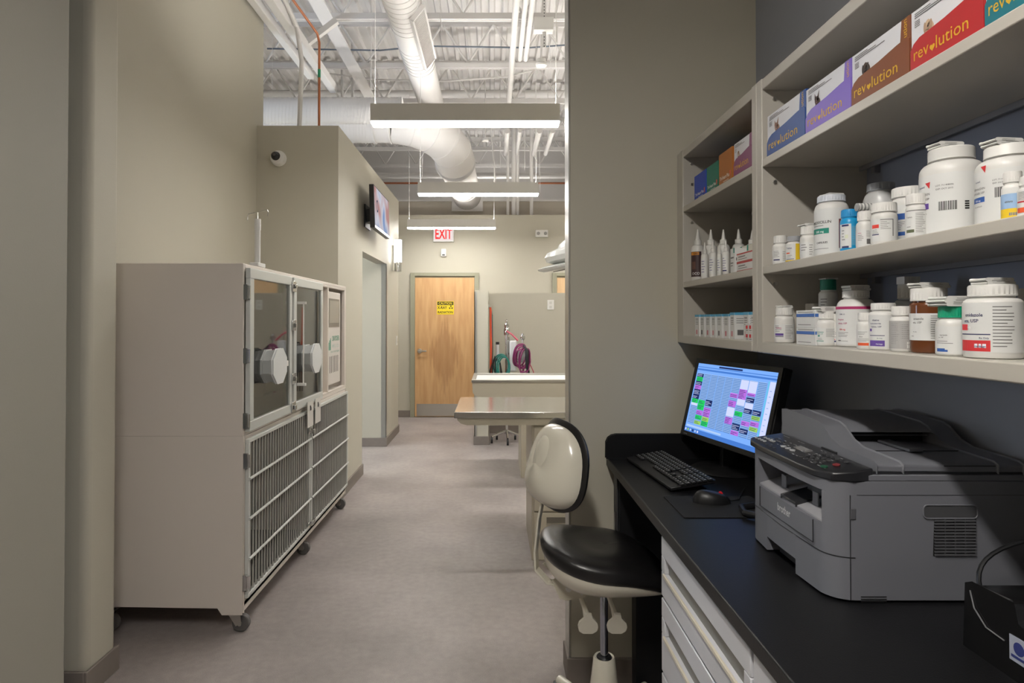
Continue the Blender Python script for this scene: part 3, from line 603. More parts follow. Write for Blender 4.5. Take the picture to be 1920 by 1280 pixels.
# ================================================================ exam tables and machine
t1 = thing('exam_table', 'stainless topped exam table nearest the room opening', 'table', (.4, 4.1, 0))
MB().box(-.235, 1.25, 3.77, 4.51, .862, .90).build('steel_top', mat('polished_table_steel', (205, 202, 196), .16, .9), t1, bevel=.004)
mb = MB().box(-.225, 1.24, 3.78, 4.50, .9003, .9035)
prof = [(-.215, .861), (1.23, .861), (1.23, .822), (-.16, .822), (-.195, .832), (-.213, .85)]
MB().prism(prof, 1, 3.79, 4.49).build('apron', BEIGE, t1, bevel=.003)
cabm = MB().box(.232, 1.2, 3.82, 4.46, 0.0, .821).build('cabinet_body', BEIGE, t1, bevel=.003)
zz = [(.655, .805), (.50, .645), (.30, .49), (.10, .29)]
for z0, z1 in zz:
    dd = MB().box(.245, .80, 3.80, 3.8195, z0, z1).build('drawer', BEIGE, t1, bevel=.004)
    MB().box(.32, .52, 3.7985, 3.7998, z1-.06, z1-.025).build('handle_recess_shade', mat('handle_shadow_steel', (120, 116, 108), .4, .5), dd)  # flat darker plate carries the shade of the handle cutout
    MB().box(.32, .52, 3.794, 3.7998, z1-.072, z1-.062).build('handle_lip', STEEL, dd)
t2 = thing('wet_table', 'beige wet table with a recessed white tub, behind the exam table', 'table', (.4, 6.1, 0))
mb = MB().prism([(-.19, .88), (1.25, .88), (1.25, .75), (-.13, .75), (-.165, .762), (-.185, .79)], 1, 5.76, 6.49)
mb.build('tub_body', BEIGE, t2, bevel=.004)
MB().box(-.20, 1.26, 5.75, 5.79, .88, .905).box(-.20, 1.26, 6.47, 6.50, .88, .905).box(-.20, -.165, 5.79, 6.47, .88, .905).box(1.22, 1.26, 5.79, 6.47, .88, .905).build('steel_rim', STEEL, t2, bevel=.003)
MB().box(-.165, 1.22, 5.79, 6.47, .8805, .886).build('tub_liner', mat('tub_white', (226, 224, 222), .35), t2)
MB().box(.255, .36, 5.70+.1, 6.4, 0, .749).box(.36, 1.2, 5.95, 6.4, 0, .749).build('pedestal', BEIGE, t2, bevel=.003)
# anaesthesia machine
am = thing('anaesthesia_machine', 'rolling anaesthesia machine with coiled hoses behind the tables', 'medical machine', (.16, 7.5, 0))
px_ = .16; py_ = 7.5
for i in range(5):
    q = R(200+72*i); e = V(px_+.19*math.cos(q), py_+.19*math.sin(q), .075)
    lg = MB().tube([(px_, py_, .14), e], [.017, .012]).build('leg', CHROME, am)
    MB().cyl(e+V(-.012, 0, -.04), e+V(.012, 0, -.04), .035, n=20).cyl(e+V(0, 0, -.03), e+V(0, 0, .01), .009).build('caster', BLACKP, lg)
MB().cyl((px_, py_, .12), (px_, py_, 1.30), .018).cyl((px_+.02, py_+.05, .5), (px_+.02, py_+.05, 1.25), .014).build('column', CHROME, am)
MB().cyl((px_-.11, py_, .9), (px_-.11, py_, 1.16), .02).cyl((px_-.11, py_, 1.16), (px_-.11, py_, 1.19), .022, m=1).bar((px_-.11, py_, 1.0), (px_, py_, 1.0), .02).build('flow_meter', [mat('clear_tube_grey', (196, 200, 200), .2), BLACKP], am)
MB().lathe([(.03, 0), (.035, .02), (.035, .07), (.025, .09), (.03, .1), (.03, .13), (.012, .14), (.012, .17), (.006, .19)], (px_, py_, 1.27), 16).build('valve_head', CHROME, am)
MB().lathe([(.014, 0), (.03, .02), (.03, .05), (.016, .06), (.016, .08)], (px_+.19, py_, 1.21), 16).cyl((px_+.19, py_, .9), (px_+.19, py_, 1.21), .012).bar((px_, py_, 1.05), (px_+.19, py_, 1.05), .02).build('pressure_gauge', CHROME, am)
MB().box(px_+.03, px_+.12, py_-.06, py_+.03, .84, 1.21).build('absorber_canister', mat('canister_white', (212, 214, 214), .3), am, bevel=.02, seg=3)
MB().box(px_+.05, px_+.24, py_-.045, py_+.05, .95, 1.10).build('vaporizer', mat('vaporizer_grey', (190, 192, 190), .35), am, bevel=.015)
PURP = mat('magenta_hose', (126, 44, 92), .3)
mb = MB()
hr_ = random.Random(11)
for i in range(6):
    c = V(px_+.15+i*.012, py_-.08-.012*i, 1.04-.014*i); wx, wz, sk = hr_.uniform(.055, .095), hr_.uniform(.12, .17), hr_.uniform(-.35, .35)
    mb.tube([c+V(wx*math.cos(a)+sk*wx*math.sin(a), .02*math.sin(a*2), wz*math.sin(a)*(1+.12*math.cos(2*a))) for a in [2*math.pi*j/22 for j in range(22)]], .0085, 8, closed=True)
mb.tube([(px_+.20, py_-.1, .9), (px_+.17, py_-.1, .78), (px_+.14, py_-.08, .6)], .011)
mb.tube([(px_+.24, py_-.1, 1.0), (px_+.31, py_-.08, .85), (px_+.38, py_-.05, .62)], .006, m=1)
mb.tube([(px_+.0, py_-.03, 1.32), (px_+.06, py_-.06, 1.28), (px_+.13, py_-.08, 1.21)], .011, m=1)
mb.build('breathing_hose', [PURP, mat('rose_hose', (190, 84, 100), .4)], am)
GRN = mat('green_hose', (24, 104, 92), .4); mb = MB()
for i in range(4):
    c = V(px_-.07+.012*i, py_-.1-.012*i, .92-.01*i); mb.tube([c+V((.09-.008*i)*math.cos(a), 0, .13*math.sin(a)) for a in [2*math.pi*j/20 for j in range(20)]], .009, 7, closed=True)
mb.build('oxygen_hose', GRN, am)
mb = MB()
for i in range(3):
    mb.tube([(px_-.2+i*.03, py_-.12, .62), (px_-.2+i*.03, py_-.12, .86+i*.03), (px_-.14, py_-.12, 1.03-i*.02), (px_-.08, py_-.12, .95), (px_-.06+i*.02, py_-.12, .62)], .007, 6)
mb.tube([(px_+.19, py_-.14, 1.16), (px_+.23, py_-.15, 1.1), (px_+.235, py_-.15, .9), (px_+.28, py_-.14, .74)], [.008, .022, .02, .006]).build('black_bag_hose', BLACKP, am)
# leads hanging on the half wall
for i, (y, c, l, nm, z0) in enumerate(((7.42, (196, 74, 40), 1.1, 'orange fabric lead hanging on the half wall end', .62), (7.50, (206, 84, 46), 1.12, 'red-orange lead hanging behind the orange lead', .66),
        (7.58, (90, 90, 150), .95, 'blue-violet lead hanging among the orange leads', .7), (7.66, (74, 130, 60), .5, 'green and yellow lead with the lowest loop on the half wall', .6), (7.74, (30, 26, 26), 1.1, 'black lead hanging last on the half wall side', .6))):
    x = -.046; mb = MB(); zt = 1.60-.02*i
    for s in (-1, 1): mb.tube([(x+.010+.004*i, y+s*.006, zt), (x+.016+.004*i, y+s*.025, (zt+z0)/2), (x+.012+.004*i, y+s*.01, z0)], .012, 6)
    mb.build('pet_lead', mat('lead_%s' % nm.split()[0], c, .7), label=nm, cat='lead', group='leads on the half wall')
mb = MB().box(-.0595, -.052, 7.38, 7.8, 1.60, 1.64)
rk = thing('hook_rail', 'slim rail of hooks on the half wall side holding the leads', 'hook rail', (-.06, 7.6, 1.6)); mb.build('rail', STEEL, rk)
for y in (7.42, 7.50, 7.58, 7.66, 7.74): MB().tube([(-.052, y, 1.615), (-.03, y, 1.605), (-.026, y, 1.62)], .003, 6).build('hook', STEEL, rk)

# ================================================================ surgical lamp
sl = thing('surgical_lamp', 'large white surgical lamp head at the right of the opening', 'lamp', (.85, 5.5, 2.0))
c = V(.86, 5.5, 2.03); ax = V(-.20, -.06, .97).normalized()
LW = mat('lamp_white', (226, 228, 226), .25)
MB().lathe([(.10, -.085), (.44, -.075), (.485, -.055), (.49, -.04), (.44, -.03), (.25, -.02)], c, 48, ax=ax).build('light_disc', LW, sl)
MB().lathe([(.25, -.03), (.36, -.02), (.42, .01), (.43, .05), (.40, .085), (.30, .11), (.28, .14), (.2, .185), (.1, .20)], c+V(.02, 0, 0), 48, ax=ax).build('upper_housing', LW, sl)
MB().cyl(c-ax*.083, c-ax*.09, .36, n=40).build('underside_glass', mat('lamp_lens_grey', (170, 168, 160), .2), sl)
MB().bar(c+V(-.10, -.3, -.075), c+V(.1, -.3, -.078), .02, .02).build('dark_slot', BLACKP, sl)
MB().tube([c-ax*.085+V(-.13, -.15, 0), c-ax*.22+V(-.115, -.15, 0)], [.03, .017], 16).build('handle', LW, sl)
MB().cyl(c+V(0, 0, .18), (c.x, c.y, 3.0), .035).cyl((c.x, c.y, 3.0), (c.x, c.y, 4.99), .05).build('ceiling_arm', LW, sl)
# ================================================================ counter, drawers
CTR = mat('black_countertop', (19, 19, 21), .42, bump=.15, bscale=400, spec=.35)
ct = thing('worktop', 'long black worktop with a rounded upstand along the wall', 'counter', (.76, 1.2, .867))
MB().box(.454, 1.064, -1.2, 2.5385, .867, .90).build('top', CTR, ct, bevel=.004, seg=3)
rp = [(.452, .9005), (1.0635, .9005), (1.0635, .992), (.49, .992), (.473, .988), (.460, .978), (.453, .962)]
MB().prism(rp, 1, 2.515, 2.5385).build('end_upstand', CTR, ct, bevel=.003)
MB().box(1.045, 1.0635, -1.2, 2.514, .9005, .992).build('rear_upstand', CTR, ct, bevel=.003)
DRW = mat('drawer_enamel', (204, 205, 210), .3)
def drawers(y0, y1, name, label, rows=((.697, .858), (.492, .690), (.29, .485), (.1, .283))):
    t = thing(name, label, 'cabinet', (.75, (y0+y1)/2, 0), 'white drawer units under the worktop')
    MB().box(.482, 1.06, y0+.002, y1-.002, .1, .866).box(.53, 1.06, y0+.002, y1-.002, 0, .1).build('carcass', DRW, t, bevel=.004)
    for z0, z1 in rows:
        zs0, zs1 = z1-.095, z1-.052; a, b = y0+.035, y1-.035
        mb = MB().box(.462, .4815, y0+.004, y1-.004, z0, zs0).box(.462, .4815, y0+.004, y1-.004, zs1, z1).box(.462, .4815, y0+.004, a, zs0, zs1).box(.462, .4815, b, y1-.004, zs0, zs1)
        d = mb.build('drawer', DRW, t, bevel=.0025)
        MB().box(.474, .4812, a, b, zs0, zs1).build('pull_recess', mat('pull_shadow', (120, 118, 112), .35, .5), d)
        MB().box(.457, .463, a-.002, b+.002, zs0-.007, zs0+.002).build('pull_lip', mat('pull_cream', (214, 206, 188), .35), d, bevel=.001)
    return t
drawers(1.135, 1.743, 'drawer_unit', 'white drawer unit nearest the stool, under the worktop')
drawers(.525, 1.131, 'drawer_unit', 'white drawer unit next nearer the camera, under the printer end')
drawers(-1.2, .521, 'drawer_unit', 'wide drawer unit at the near end of the worktop', ((.49, .858), (.1, .483)))
pc = thing('computer_tower', 'black computer tower standing in the knee space under the worktop', 'computer', (.66, 2.4, .45))
MB().box(.485, .90, 2.44, 2.512, .42, .855).build('case', BLACKP, pc, bevel=.004)
MB().box(.478, .484, 2.445, 2.508, .45, .84).build('front_bezel', DGREY, pc, bevel=.002); MB().box(.475, .4778, 2.47, 2.48, .50, .70).build('drive_slot', CHROME, pc)
MB().box(.55, 1.0, 2.44, 2.512, 0, .419).build('tower_stand', BLACKP, pc)

# ================================================================ monitor, keyboard, mouse
mo = thing('monitor', 'black widescreen monitor showing a colourful appointment schedule', 'monitor', (.85, 2.33, .9005))
BL = V(.742, 2.45, 1.024); BR = V(.848, 1.99, 1.024); u = (BR-BL); W_ = u.length; u.normalize()
hn = V(u.y, -u.x, 0)*1.0   # horizontal normal pointing to the viewer side
if hn.x > 0: hn = -hn
tl = R(14); v = (V(0, 0, 1)*math.cos(tl)-hn*math.sin(tl)).normalized(); nn = u.cross(v).normalized()
if nn.dot(hn) < 0: nn = -nn
H_ = .266; cc = BL+u*W_/2+v*H_/2
MB().obox(cc-nn*.018, u*(W_/2+.018), v*(H_/2+.019), nn*.0155).build('casing', BLACKP, mo, bevel=.004)
MB().obox(cc-nn*.06, u*.12, v*.1, nn*.03).build('rear_housing', BLACKP, mo, bevel=.012)
BZ = mat('monitor_bezel', (20, 20, 22), .25)
f = MB(); fw = .017
f.obox(cc+v*(H_/2+fw/2)+nn*.0005, u*(W_/2+fw), v*fw/2, nn*.003).obox(cc-v*(H_/2+fw/2)+nn*.0005, u*(W_/2+fw), v*fw/2, nn*.003)
f.obox(cc+u*(W_/2+fw/2)+nn*.0005, u*fw/2, v*H_/2, nn*.003).obox(cc-u*(W_/2+fw/2)+nn*.0005, u*fw/2, v*H_/2, nn*.003)
bz = f.build('bezel', BZ, mo)
mb = MB(); ptext(mb, 'lenovo', BL+u*.018-v*.013+nn*.0040, u, v, .009, 0, .01); mb.build('maker_mark', mat('mark_grey', (120, 120, 124), .4), bz, flat=True)
SB = 1.15
cols = [('scr_bg', (120, 168, 240)), ('scr_grid', (98, 138, 196)), ('scr_line', (168, 196, 236)), ('scr_green', (40, 196, 96)), ('scr_pink', (176, 108, 214)), ('scr_navy', (34, 48, 96)), ('scr_pale', (200, 208, 246)), ('scr_lime', (150, 200, 90)), ('scr_bar', (70, 120, 200)), ('scr_teal', (90, 205, 210))]
SM = [emis(n, c, SB) for n, c in cols]
o = BL+nn*.0
def rc(mb, x0, x1, y0, y1, m, d): mb.poly([o+u*(x*W_)+v*(y*H_)+nn*d for x, y in ((x0, y0), (x1, y0), (x1, y1), (x0, y1))], m)
mb = MB(); rc(mb, 0, 1, 0, 1, 0, 0); scn = mb.build('screen', SM, mo, flat=True)
mb = MB(); e1, e2, e3 = .0006, .0010, .0014
rc(mb, 0, 1, .945, .955, 8, e1); rc(mb, 0, 1, .90, .925, 8, e1); rc(mb, .3, .6, .962, .985, 5, e1); rc(mb, 0, 1, 0, .06, 8, e1); rc(mb, .02, .5, .075, .1, 2, e1)
cw = .89/9; rg = random.Random(5)
for cidx in range(9):
    x0 = .02+cidx*cw; x1 = x0+cw*.93; y0c, y1c = .13, .86
    rc(mb, x0, x1, y0c, y1c, 1, e1)
    n = 34
    for i in range(n): yy = y0c+(y1c-y0c)*(i+.7)/n; rc(mb, x0, x1, yy, yy+.0055, 2, e2)
def ent(cidx, ya, yb, m, txt=True):
    x0 = .02+cidx*cw; x1 = x0+cw*.93; rc(mb, x0, x1, ya, yb, m, e3)
    if txt:
        y_ = ya+.012
        while y_ < yb-.008: rc(mb, x0+.004, x0+cw*rg.uniform(.5, .85), y_, y_+.006, 5 if m != 5 else 6, e3+.0003); y_ += .02
for cidx, ya, yb, m in ((0, .8, .85, 5), (0, .74, .80, 3), (0, .68, .74, 5), (0, .62, .68, 4), (0, .54, .62, 5), (0, .48, .54, 5), (0, .42, .48, 3), (0, .385, .42, 6),
        (1, .42, .48, 3), (1, .34, .42, 3), (1, .27, .33, 4), (1, .2, .26, 3), (1, .13, .18, 7), (2, .42, .5, 5), (2, .33, .39, 4), (2, .26, .33, 4), (2, .2, .26, 7), (2, .13, .2, 3),
        (5, .60, .66, 4), (5, .48, .56, 4), (5, .35, .47, 6), (5, .25, .34, 4), (6, .73, .85, 6), (6, .60, .73, 4), (6, .52, .60, 6), (6, .38, .44, 3), (6, .2, .28, 5), (6, .13, .19, 4),
        (7, .70, .85, 6), (7, .66, .70, 4), (7, .58, .64, 5), (7, .50, .57, 6), (7, .44, .5, 5), (7, .28, .34, 4), (7, .18, .24, 5), (8, .44, .5, 5), (8, .38, .43, 7), (8, .30, .36, 4), (8, .24, .29, 7)):
    ent(cidx, ya, yb, m, m != 6)
rc(mb, .915, .922, .1, .88, 9, e1); rc(mb, .93, .99, .1, .88, 6, e1)
for i in range(9): rc(mb, .945, .945+.02, .2+i*.07, .206+i*.07, 1, e2)
for i in range(6): rc(mb, .01+.035*i, .03+.035*i, .015, .045, (6, 7, 2, 5, 2, 6)[i], e2)
rc(mb, .88, .95, .07, .09, 3, e2)
mb.build('schedule_picture', SM, scn, flat=True)
MB().lathe([(.125, 0), (.128, .004), (.12, .009), (.03, .014), (.02, .016)], (.855, 2.31, .9005), 40).build('stand_base', BLACKP, mo)
MB().bar((.865, 2.32, .912), (.872, 2.325, 1.10), .06, .025, up=(0, 1, 0)).build('stand_neck', BLACKP, mo, bevel=.004)
kb = thing('keyboard', 'black full-size keyboard in front of the monitor', 'keyboard', (.62, 2.24, .9005))
p0 = V(.5675, 2.017, .905); p1 = V(.521, 2.469, .905); u = (p1-p0).normalized(); d_ = V(u.y, -u.x, 0); d_ = d_ if d_.x > 0 else -d_
v = (d_*.155+V(0, 0, .022)).normalized(); nn = u.cross(v); nn = nn if nn.z > 0 else -nn; cc = (p0+p1)/2+v*.077+nn*.004
MB().obox(cc, u*.226, v*.077, nn*.006).build('case', BLACKP, kb, bevel=.003)
KEY = mat('key_black', (32, 32, 34), .45); KL = mat('key_print', (190, 190, 186), .5)
key0 = MB().obox((0, 0, 0), u*.0078, v*.0075, nn*.003).build('key', KEY, kb, bevel=.0012, seg=1)
mb = MB(); first = True
q0 = cc-u*.215-v*.066+nn*.009
rows = 6
for r_ in range(rows):
    for c_ in range(23):
        x = .009+c_*.0188+(.009 if c_ > 14 else 0)+(.006 if c_ > 17 else 0); y = .030+r_*.0188
        if r_ == 0 and 4 <= c_ <= 9:
            if c_ == 6: MB().obox(q0+u*(x+.005)+v*y, u*.055, v*.0075, nn*.003).build('key', KEY, kb, bevel=.0012, seg=1)
            continue
        x = .43-x
        if r_ in (1, 2) and 15 <= c_ <= 17 and not (r_ == 1 and c_ == 16): continue
        p = q0+u*x+v*y
        if first: k_ = key0; first = False
        else: k_ = inst(key0, kb)
        k_.location = p-ORG[kb.name]
        mb.obox(p+nn*.0036-u*.002+v*.002, u*.0018, v*.0022, nn*.0003)
for v_ in key0.data.vertices: v_.co = v_.co+ORG[kb.name]
mb.build('key_legends', KL, kb, kind='stuff')
pd = MB().box(.53, .80, 1.755, 1.965, .9004, .903).build('mouse_pad', mat('pad_black', (17, 17, 18), .8), label='thin black mouse pad beside the printer', cat='mouse pad', bevel=.001)
ms = thing('mouse', 'black computer mouse with a glowing red wheel on the pad', 'mouse', (.655, 1.9, .9035))
mc = V(.655, 1.895, .9035); a = V(.99, -.12, 0).normalized(); b = V(.12, .99, 0).normalized()
def msf(U, T):
    q = U*2*math.pi; t = T*math.pi/2; x = .055*math.cos(q)*math.cos(t)**.6; y = .030*math.sin(q)*math.cos(t)**.6
    return mc+a*x+b*y+V(0, 0, .034*math.sin(t)*(1-.25*(x/.055)))
MB().grid(msf, 24, 9, closeu=True).build('body', BLACKP, ms)
MB().cyl(mc+a*.026-b*.003+V(0, 0, .028), mc+a*.026+b*.003+V(0, 0, .028), .0055, n=16).build('scroll_wheel', emis('red_led', (200, 40, 50), .5), ms)
MB().tube([mc+a*.054+V(0, 0, .006), mc+a*.09+V(0, .03, .003), mc+V(.12, .08, .003), mc+V(.16, .15, .003)], .002, 6).build('mouse_cord', BLACKP, ms)
MB().tube([(.80, 1.70, .912), (.74, 1.71, .915), (.70, 1.76, .914), (.715, 1.82, .912), (.76, 1.84, .911), (.85, 1.83, .911), (.98, 1.85, .911)], .009, 10).build('power_cable', BLACKP, label='thick black cable looped on the worktop behind the printer', cat='cable')

# ================================================================ printer
PG = mat('printer_grey', (112, 113, 120), .45, bump=.1, bscale=500); PD = mat('printer_dark', (40, 40, 43), .35); PM = mat('printer_mid', (86, 86, 90), .45)
pr = thing('printer', 'grey multifunction laser printer on the black worktop', 'printer', (.84, 1.42, .9005))
ya, yb, xf, xb = 1.23, 1.62, .655, 1.035
def arc2(cx, cy, rx, ry, a0, a1, n=7): return [(cx+rx*math.cos(R(a0+(a1-a0)*i/n)), cy+ry*math.sin(R(a0+(a1-a0)*i/n))) for i in range(n+1)]
front = arc2(xf+.05, ya+.05, .05, .05, 270, 180)+[(xf-.004, ya+.12), (xf-.006, (ya+yb)/2), (xf-.004, yb-.12)]+arc2(xf+.05, yb-.05, .05, .05, 180, 90)
fp = [(xb, ya)]+front+[(xb, yb)]
fp = fp[::-1]
def off(pts, d): cx, cy = (xf+xb)/2, (ya+yb)/2; return [(cx+(x-cx)*(1+d/.19), cy+(y-cy)*(1+d/.195)) for x, y in pts]
z0 = .9055
def clipy(y0, y1): return [(xf+.25, y0), (xf+.25, y1)]+[p for p in front if y0 <= p[1] <= y1][::-1]
mb = MB().prism(fp, 2, .988, 1.045).prism(fp, 2, 1.111, 1.136)
near = [(xb, ya)]+[p for p in front if p[1] <= 1.26]; near = near+[(xf+.001, 1.262), (xb, 1.262)]
mb.prism(near[::-1], 2, 1.045, 1.111)
far = [(xb, 1.562), (xf, 1.562)]+[p for p in front if p[1] > 1.562]+[(xb, yb)]
mb.prism(far[::-1], 2, 1.045, 1.111); mb.box(xf+.13, xb, 1.262, 1.562, 1.045, 1.111)
body = mb.build('body', PG, pr)
bx = [p for p in fp if p[0] > .694 or True]
MB().box(.706, xb, ya+.0005, yb-.0005, 1.136, 1.1485).build('upper_body', PG, pr, bevel=.002)
# lower tray with hand notch
fl = [p for p in front]
low = MB(); zl = .988
def seg(pts, za): low.prism(([(xf+.1, pts[0][1])]+pts+[(xf+.1, pts[-1][1])])[::-1], 2, za, zl)
A_ = [p for p in front if p[1] < 1.36]+[(xf-.005, 1.36)]; B_ = [(xf-.005, 1.36), (xf-.006, 1.425), (xf-.005, 1.50)]; C_ = [(xf-.005, 1.50)]+[p for p in front if p[1] > 1.50]
seg(A_, z0); seg(B_, .937); seg(C_, z0)
low.box(xf+.1, xb, ya, yb, z0, zl)
tr = low.build('paper_tray', PG, pr)
MB().box(xf+.02, xf+.09, 1.37, 1.49, z0, .936).build('tray_recess', PD, tr)
# dark shut lines
ln = MB().prism([(.695, ya)]+[(x-.0006, y+(-.0006 if y < ya+.06 else .0006 if y > yb-.06 else 0)) for x, y in front]+[(.695, yb)], 2, .9866, .9884).prism([(xb, ya-.0005), (.708, ya-.0005), (.708, ya+.01), (xb, ya+.01)], 2, 1.109, 1.1098).box(.6945, .6955, ya-.0006, ya+.001, z0, 1.109)
ln.box(xf-.0062, xf-.0045, 1.285, 1.54, .9985, .9995).box(xf-.0058, xf-.0040, 1.285, 1.286, .999, 1.045).box(xf-.0058, xf-.0040, 1.539, 1.540, .999, 1.045)
ln.build('shut_lines', PD, pr)
# output tray inside the opening
MB().prism([(xf+.004, 1.0455), (xf+.13, 1.0455), (xf+.13, 1.085), (xf+.004, 1.049)], 1, 1.2625, 1.5615).build('output_tray', mat('printer_light', (150, 150, 154), .4), pr)
for y in (1.345, 1.49): MB().box(xf+.03, xf+.034, y-.012, y+.012, 1.05, 1.085).build('paper_guide', PG, pr, bevel=.002)
MB().prism([(xf+.002, 1.047), (xf+.06, 1.060), (xf+.06, 1.068), (xf+.002, 1.053)], 1, 1.37, 1.44).build('paper_stop', PD, pr, bevel=.002)
mb = MB(); ptext(mb, 'brother', (xf-.0062, 1.412, 1.018), (0, -1, 0), (0, 0, 1), .024, 0, .02, .062); mb.build('maker_mark', mat('mark_silver', (205, 205, 208), .3), pr, flat=True)
# control panel
cpz = 1.137
pan = [(.742, ya+.0)]+[(x-.006, y) for x, y in front if True]+[(.742, yb)]
pan = [(.742, 1.232), (.70, 1.226), (.665, 1.24), (.648, 1.275), (.644, 1.33), (.643, 1.52), (.648, 1.59), (.66, 1.618), (.742, 1.622)]
mb = MB(); n = len(pan)
def pz(x): return 1.147+(x-.643)*.14
vs = [(x, y, cpz-.003) for x, y in pan]+[(x, y, pz(x)) for x, y in pan]
mb.add(vs, [tuple(range(n-1, -1, -1)), tuple(range(n, 2*n))]+[(i, (i+1) % n, n+(i+1) % n, n+i) for i in range(n)])
cpn = mb.build('control_panel', mat('panel_black', (34, 34, 37), .28), pr, bevel=.003)
sl_ = V(1, 0, .14).normalized(); up_ = V(-.14, 0, 1).normalized()
def onp(x, y, h=.001): return V(x, y, pz(x)+h)
MB().obox(onp(.705, 1.437), V(0, .026, 0), sl_*.009, up_*.0012).build('display', mat('lcd_grey', (128, 128, 128), .2), cpn)
SILV = mat('button_silver', (168, 170, 172), .35); BTN = mat('button_dark', (64, 64, 66), .4)
def btn(x, y, r=.0055, m=None, n=12, sy=1.3): 
    c = onp(x, y); mb = MB(); pts = [c+sl_*(r*math.cos(2*math.pi*i/n))+V(0, r*sy*math.sin(2*math.pi*i/n), 0) for i in range(n)]
    mb.add(pts+[p+up_*.002 for p in pts], [tuple(range(n)), tuple(range(2*n-1, n-1, -1))]+[(i, (i+1) % n, n+(i+1) % n, n+i) for i in range(n)])
    mb.build('button', m or BTN, cpn)
for i in range(3): btn(.681, 1.48-i*.022, .0058, SILV)
for i in range(4): btn(.668+.0, 1.600-i*.016, .004, SILV); btn(.685, 1.588-i*.016, .004, SILV)
for i in range(4):
    for j in range(3): btn(.672+j*.014, 1.375-i*.019, .0042)
for i in range(4): btn(.718, 1.37-i*.018, .0035)
for i in range(3): btn(.66, 1.52-i*.02, .0035); btn(.70, 1.52+i*.02, .0035)
btn(.672, 1.282, .0065, mat('button_green', (30, 84, 60), .4)); btn(.697, 1.282, .0065, mat('button_red', (120, 44, 48), .4)); btn(.722, 1.29, .0045)
mb = MB(); rg = random.Random(2)
for i in range(60):
    x, y = rg.choice((.664, .676, .690, .704, .725)), rg.uniform(1.27, 1.60)
    if not (abs(y-1.437) < .03 and x > .69): mb.obox(onp(x+.006, y, .0004), V(0, .004, 0), sl_*.0006, up_*.0003)
mb.build('panel_print', SILV, cpn, kind='stuff')
# scanner lid and document feeder
MB().box(.735, xb, ya+.004, yb, 1.1488, 1.154).build('scanner_gap', PD, pr)
prof = [(ya+.002, 1.153), (ya+.002, 1.166), (ya+.012, 1.171), (ya+.13, 1.175), (ya+.165, 1.185), (ya+.20, 1.208), (ya+.225, 1.215), (yb-.012, 1.222), (yb+.012, 1.218), (yb+.012, 1.153)]
lid = MB()
x0_, x1_ = .748, .80
lid.prism(prof, 0, x0_, x1_).prism(prof, 0, .985, xb)
lid.prism([(ya+.002, 1.153), (ya+.002, 1.166), (ya+.012, 1.171), (ya+.13, 1.173), (ya+.25, 1.173), (ya+.25, 1.153)], 0, x1_, .985)
lid.prism([(ya+.185, 1.198), (ya+.20, 1.208), (ya+.225, 1.215), (yb-.012, 1.222), (yb+.012, 1.218), (yb+.012, 1.153), (ya+.25, 1.153), (ya+.25, 1.198)], 0, x1_, .985)
ld = lid.build('scanner_lid', PG, pr, bevel=.003)
MB().box(x1_+.002, .983, ya+.215, ya+.245, 1.1735, 1.197).build('feeder_slot', DARK, ld)
MB().box(x1_+.002, .983, ya+.20, ya+.203, 1.188, 1.191).build('feeder_rail', PM, ld)
MB().box(.87, .90, ya+.09, ya+.2, 1.1735, 1.180).build('sheet_guide', PG, ld, bevel=.002)
MB().box(x0_+.05, .99, ya+.105, ya+.1065, 1.1715, 1.1745).build('seam_line', PD, ld)
MB().box(x0_-.004, x0_+.004, 1.372, 1.432, 1.152, 1.163).build('lift_notch', PD, ld)
MB().box(.88, .98, ya+.001, ya+.0025, 1.1645, 1.1665).build('lid_notch', PD, ld)
# side: painted shade of the handle recess, louvres, feet vents
def side(px, py): return (px-925)/960.0, 1.45-(py-600)/960.0
hx0, hz1 = side(1728, 945); hx1, hz0 = side(1829, 970)
def rrect(x0, x1, z0, z1, r, n=4):
    o = []
    for cx, cz, a0 in ((x1-r, z1-r, 0), (x0+r, z1-r, 90), (x0+r, z0+r, 180), (x1-r, z0+r, 270)):
        o += [(cx+r*math.cos(R(a0+90*i/n)), cz+r*math.sin(R(a0+90*i/n))) for i in range(n+1)]
    return o
hd = MB().prism(rrect(hx0, hx1, hz0, hz1, .008), 1, ya-.0015, ya).build('carry_recess_shade', mat('printer_shadow', (74, 74, 77), .5), pr)  # dark proud panel paints the shade of the carry recess
MB().tube([(x, ya-.0018, z) for x, z in rrect(hx0, hx1, hz0, hz1, .008)], .0014, 6, closed=True).build('recess_rim', PG, hd)
gx0, gz1 = side(1749, 971); gx1, gz0 = side(1824, 1040)
vg = MB().prism([(gx0-.003, gz0), (gx1, gz0), (gx1+.003, gz1), (gx0, gz1)], 1, ya-.001, ya).build('vent_grille', DARK, pr)
for i in range(12):
    z = gz0+(gz1-gz0)*(i+.5)/12; MB().box(gx0-.001, gx1+.001, ya-.004, ya-.001, z-.0016, z+.0016).build('louvre', PM, vg)
mb = MB()
for i in range(1, 4): x = gx0+(gx1-gx0)*i/4; mb.box(x-.0008, x+.0008, ya-.003, ya-.001, gz0, gz1)
mb.build('louvre_brace', PM, vg)
for a_, b_ in (((1611, 1114), (1659, 1127)), ((1882, 1103), (1905, 1122))):
    x0, z1 = side(*a_); x1, zz0 = side(*b_); mb = MB()
    for i in range(3): mb.box(x0, x1, ya-.0006, ya, zz0+(z1-zz0)*(i+.3)/3, zz0+(z1-zz0)*(i+.7)/3)
    mb.build('foot_vent', DARK, pr)
x0, z1 = side(1592, 952); x1, zz0 = side(1602, 972); MB().box(x0, x1, ya-.002, ya, zz0, z1).build('side_catch', PM, pr, bevel=.0015)
MB().box(xf+.03, xb-.02, ya+.02, yb-.02, .9003, z0).build('feet', DARK, pr)
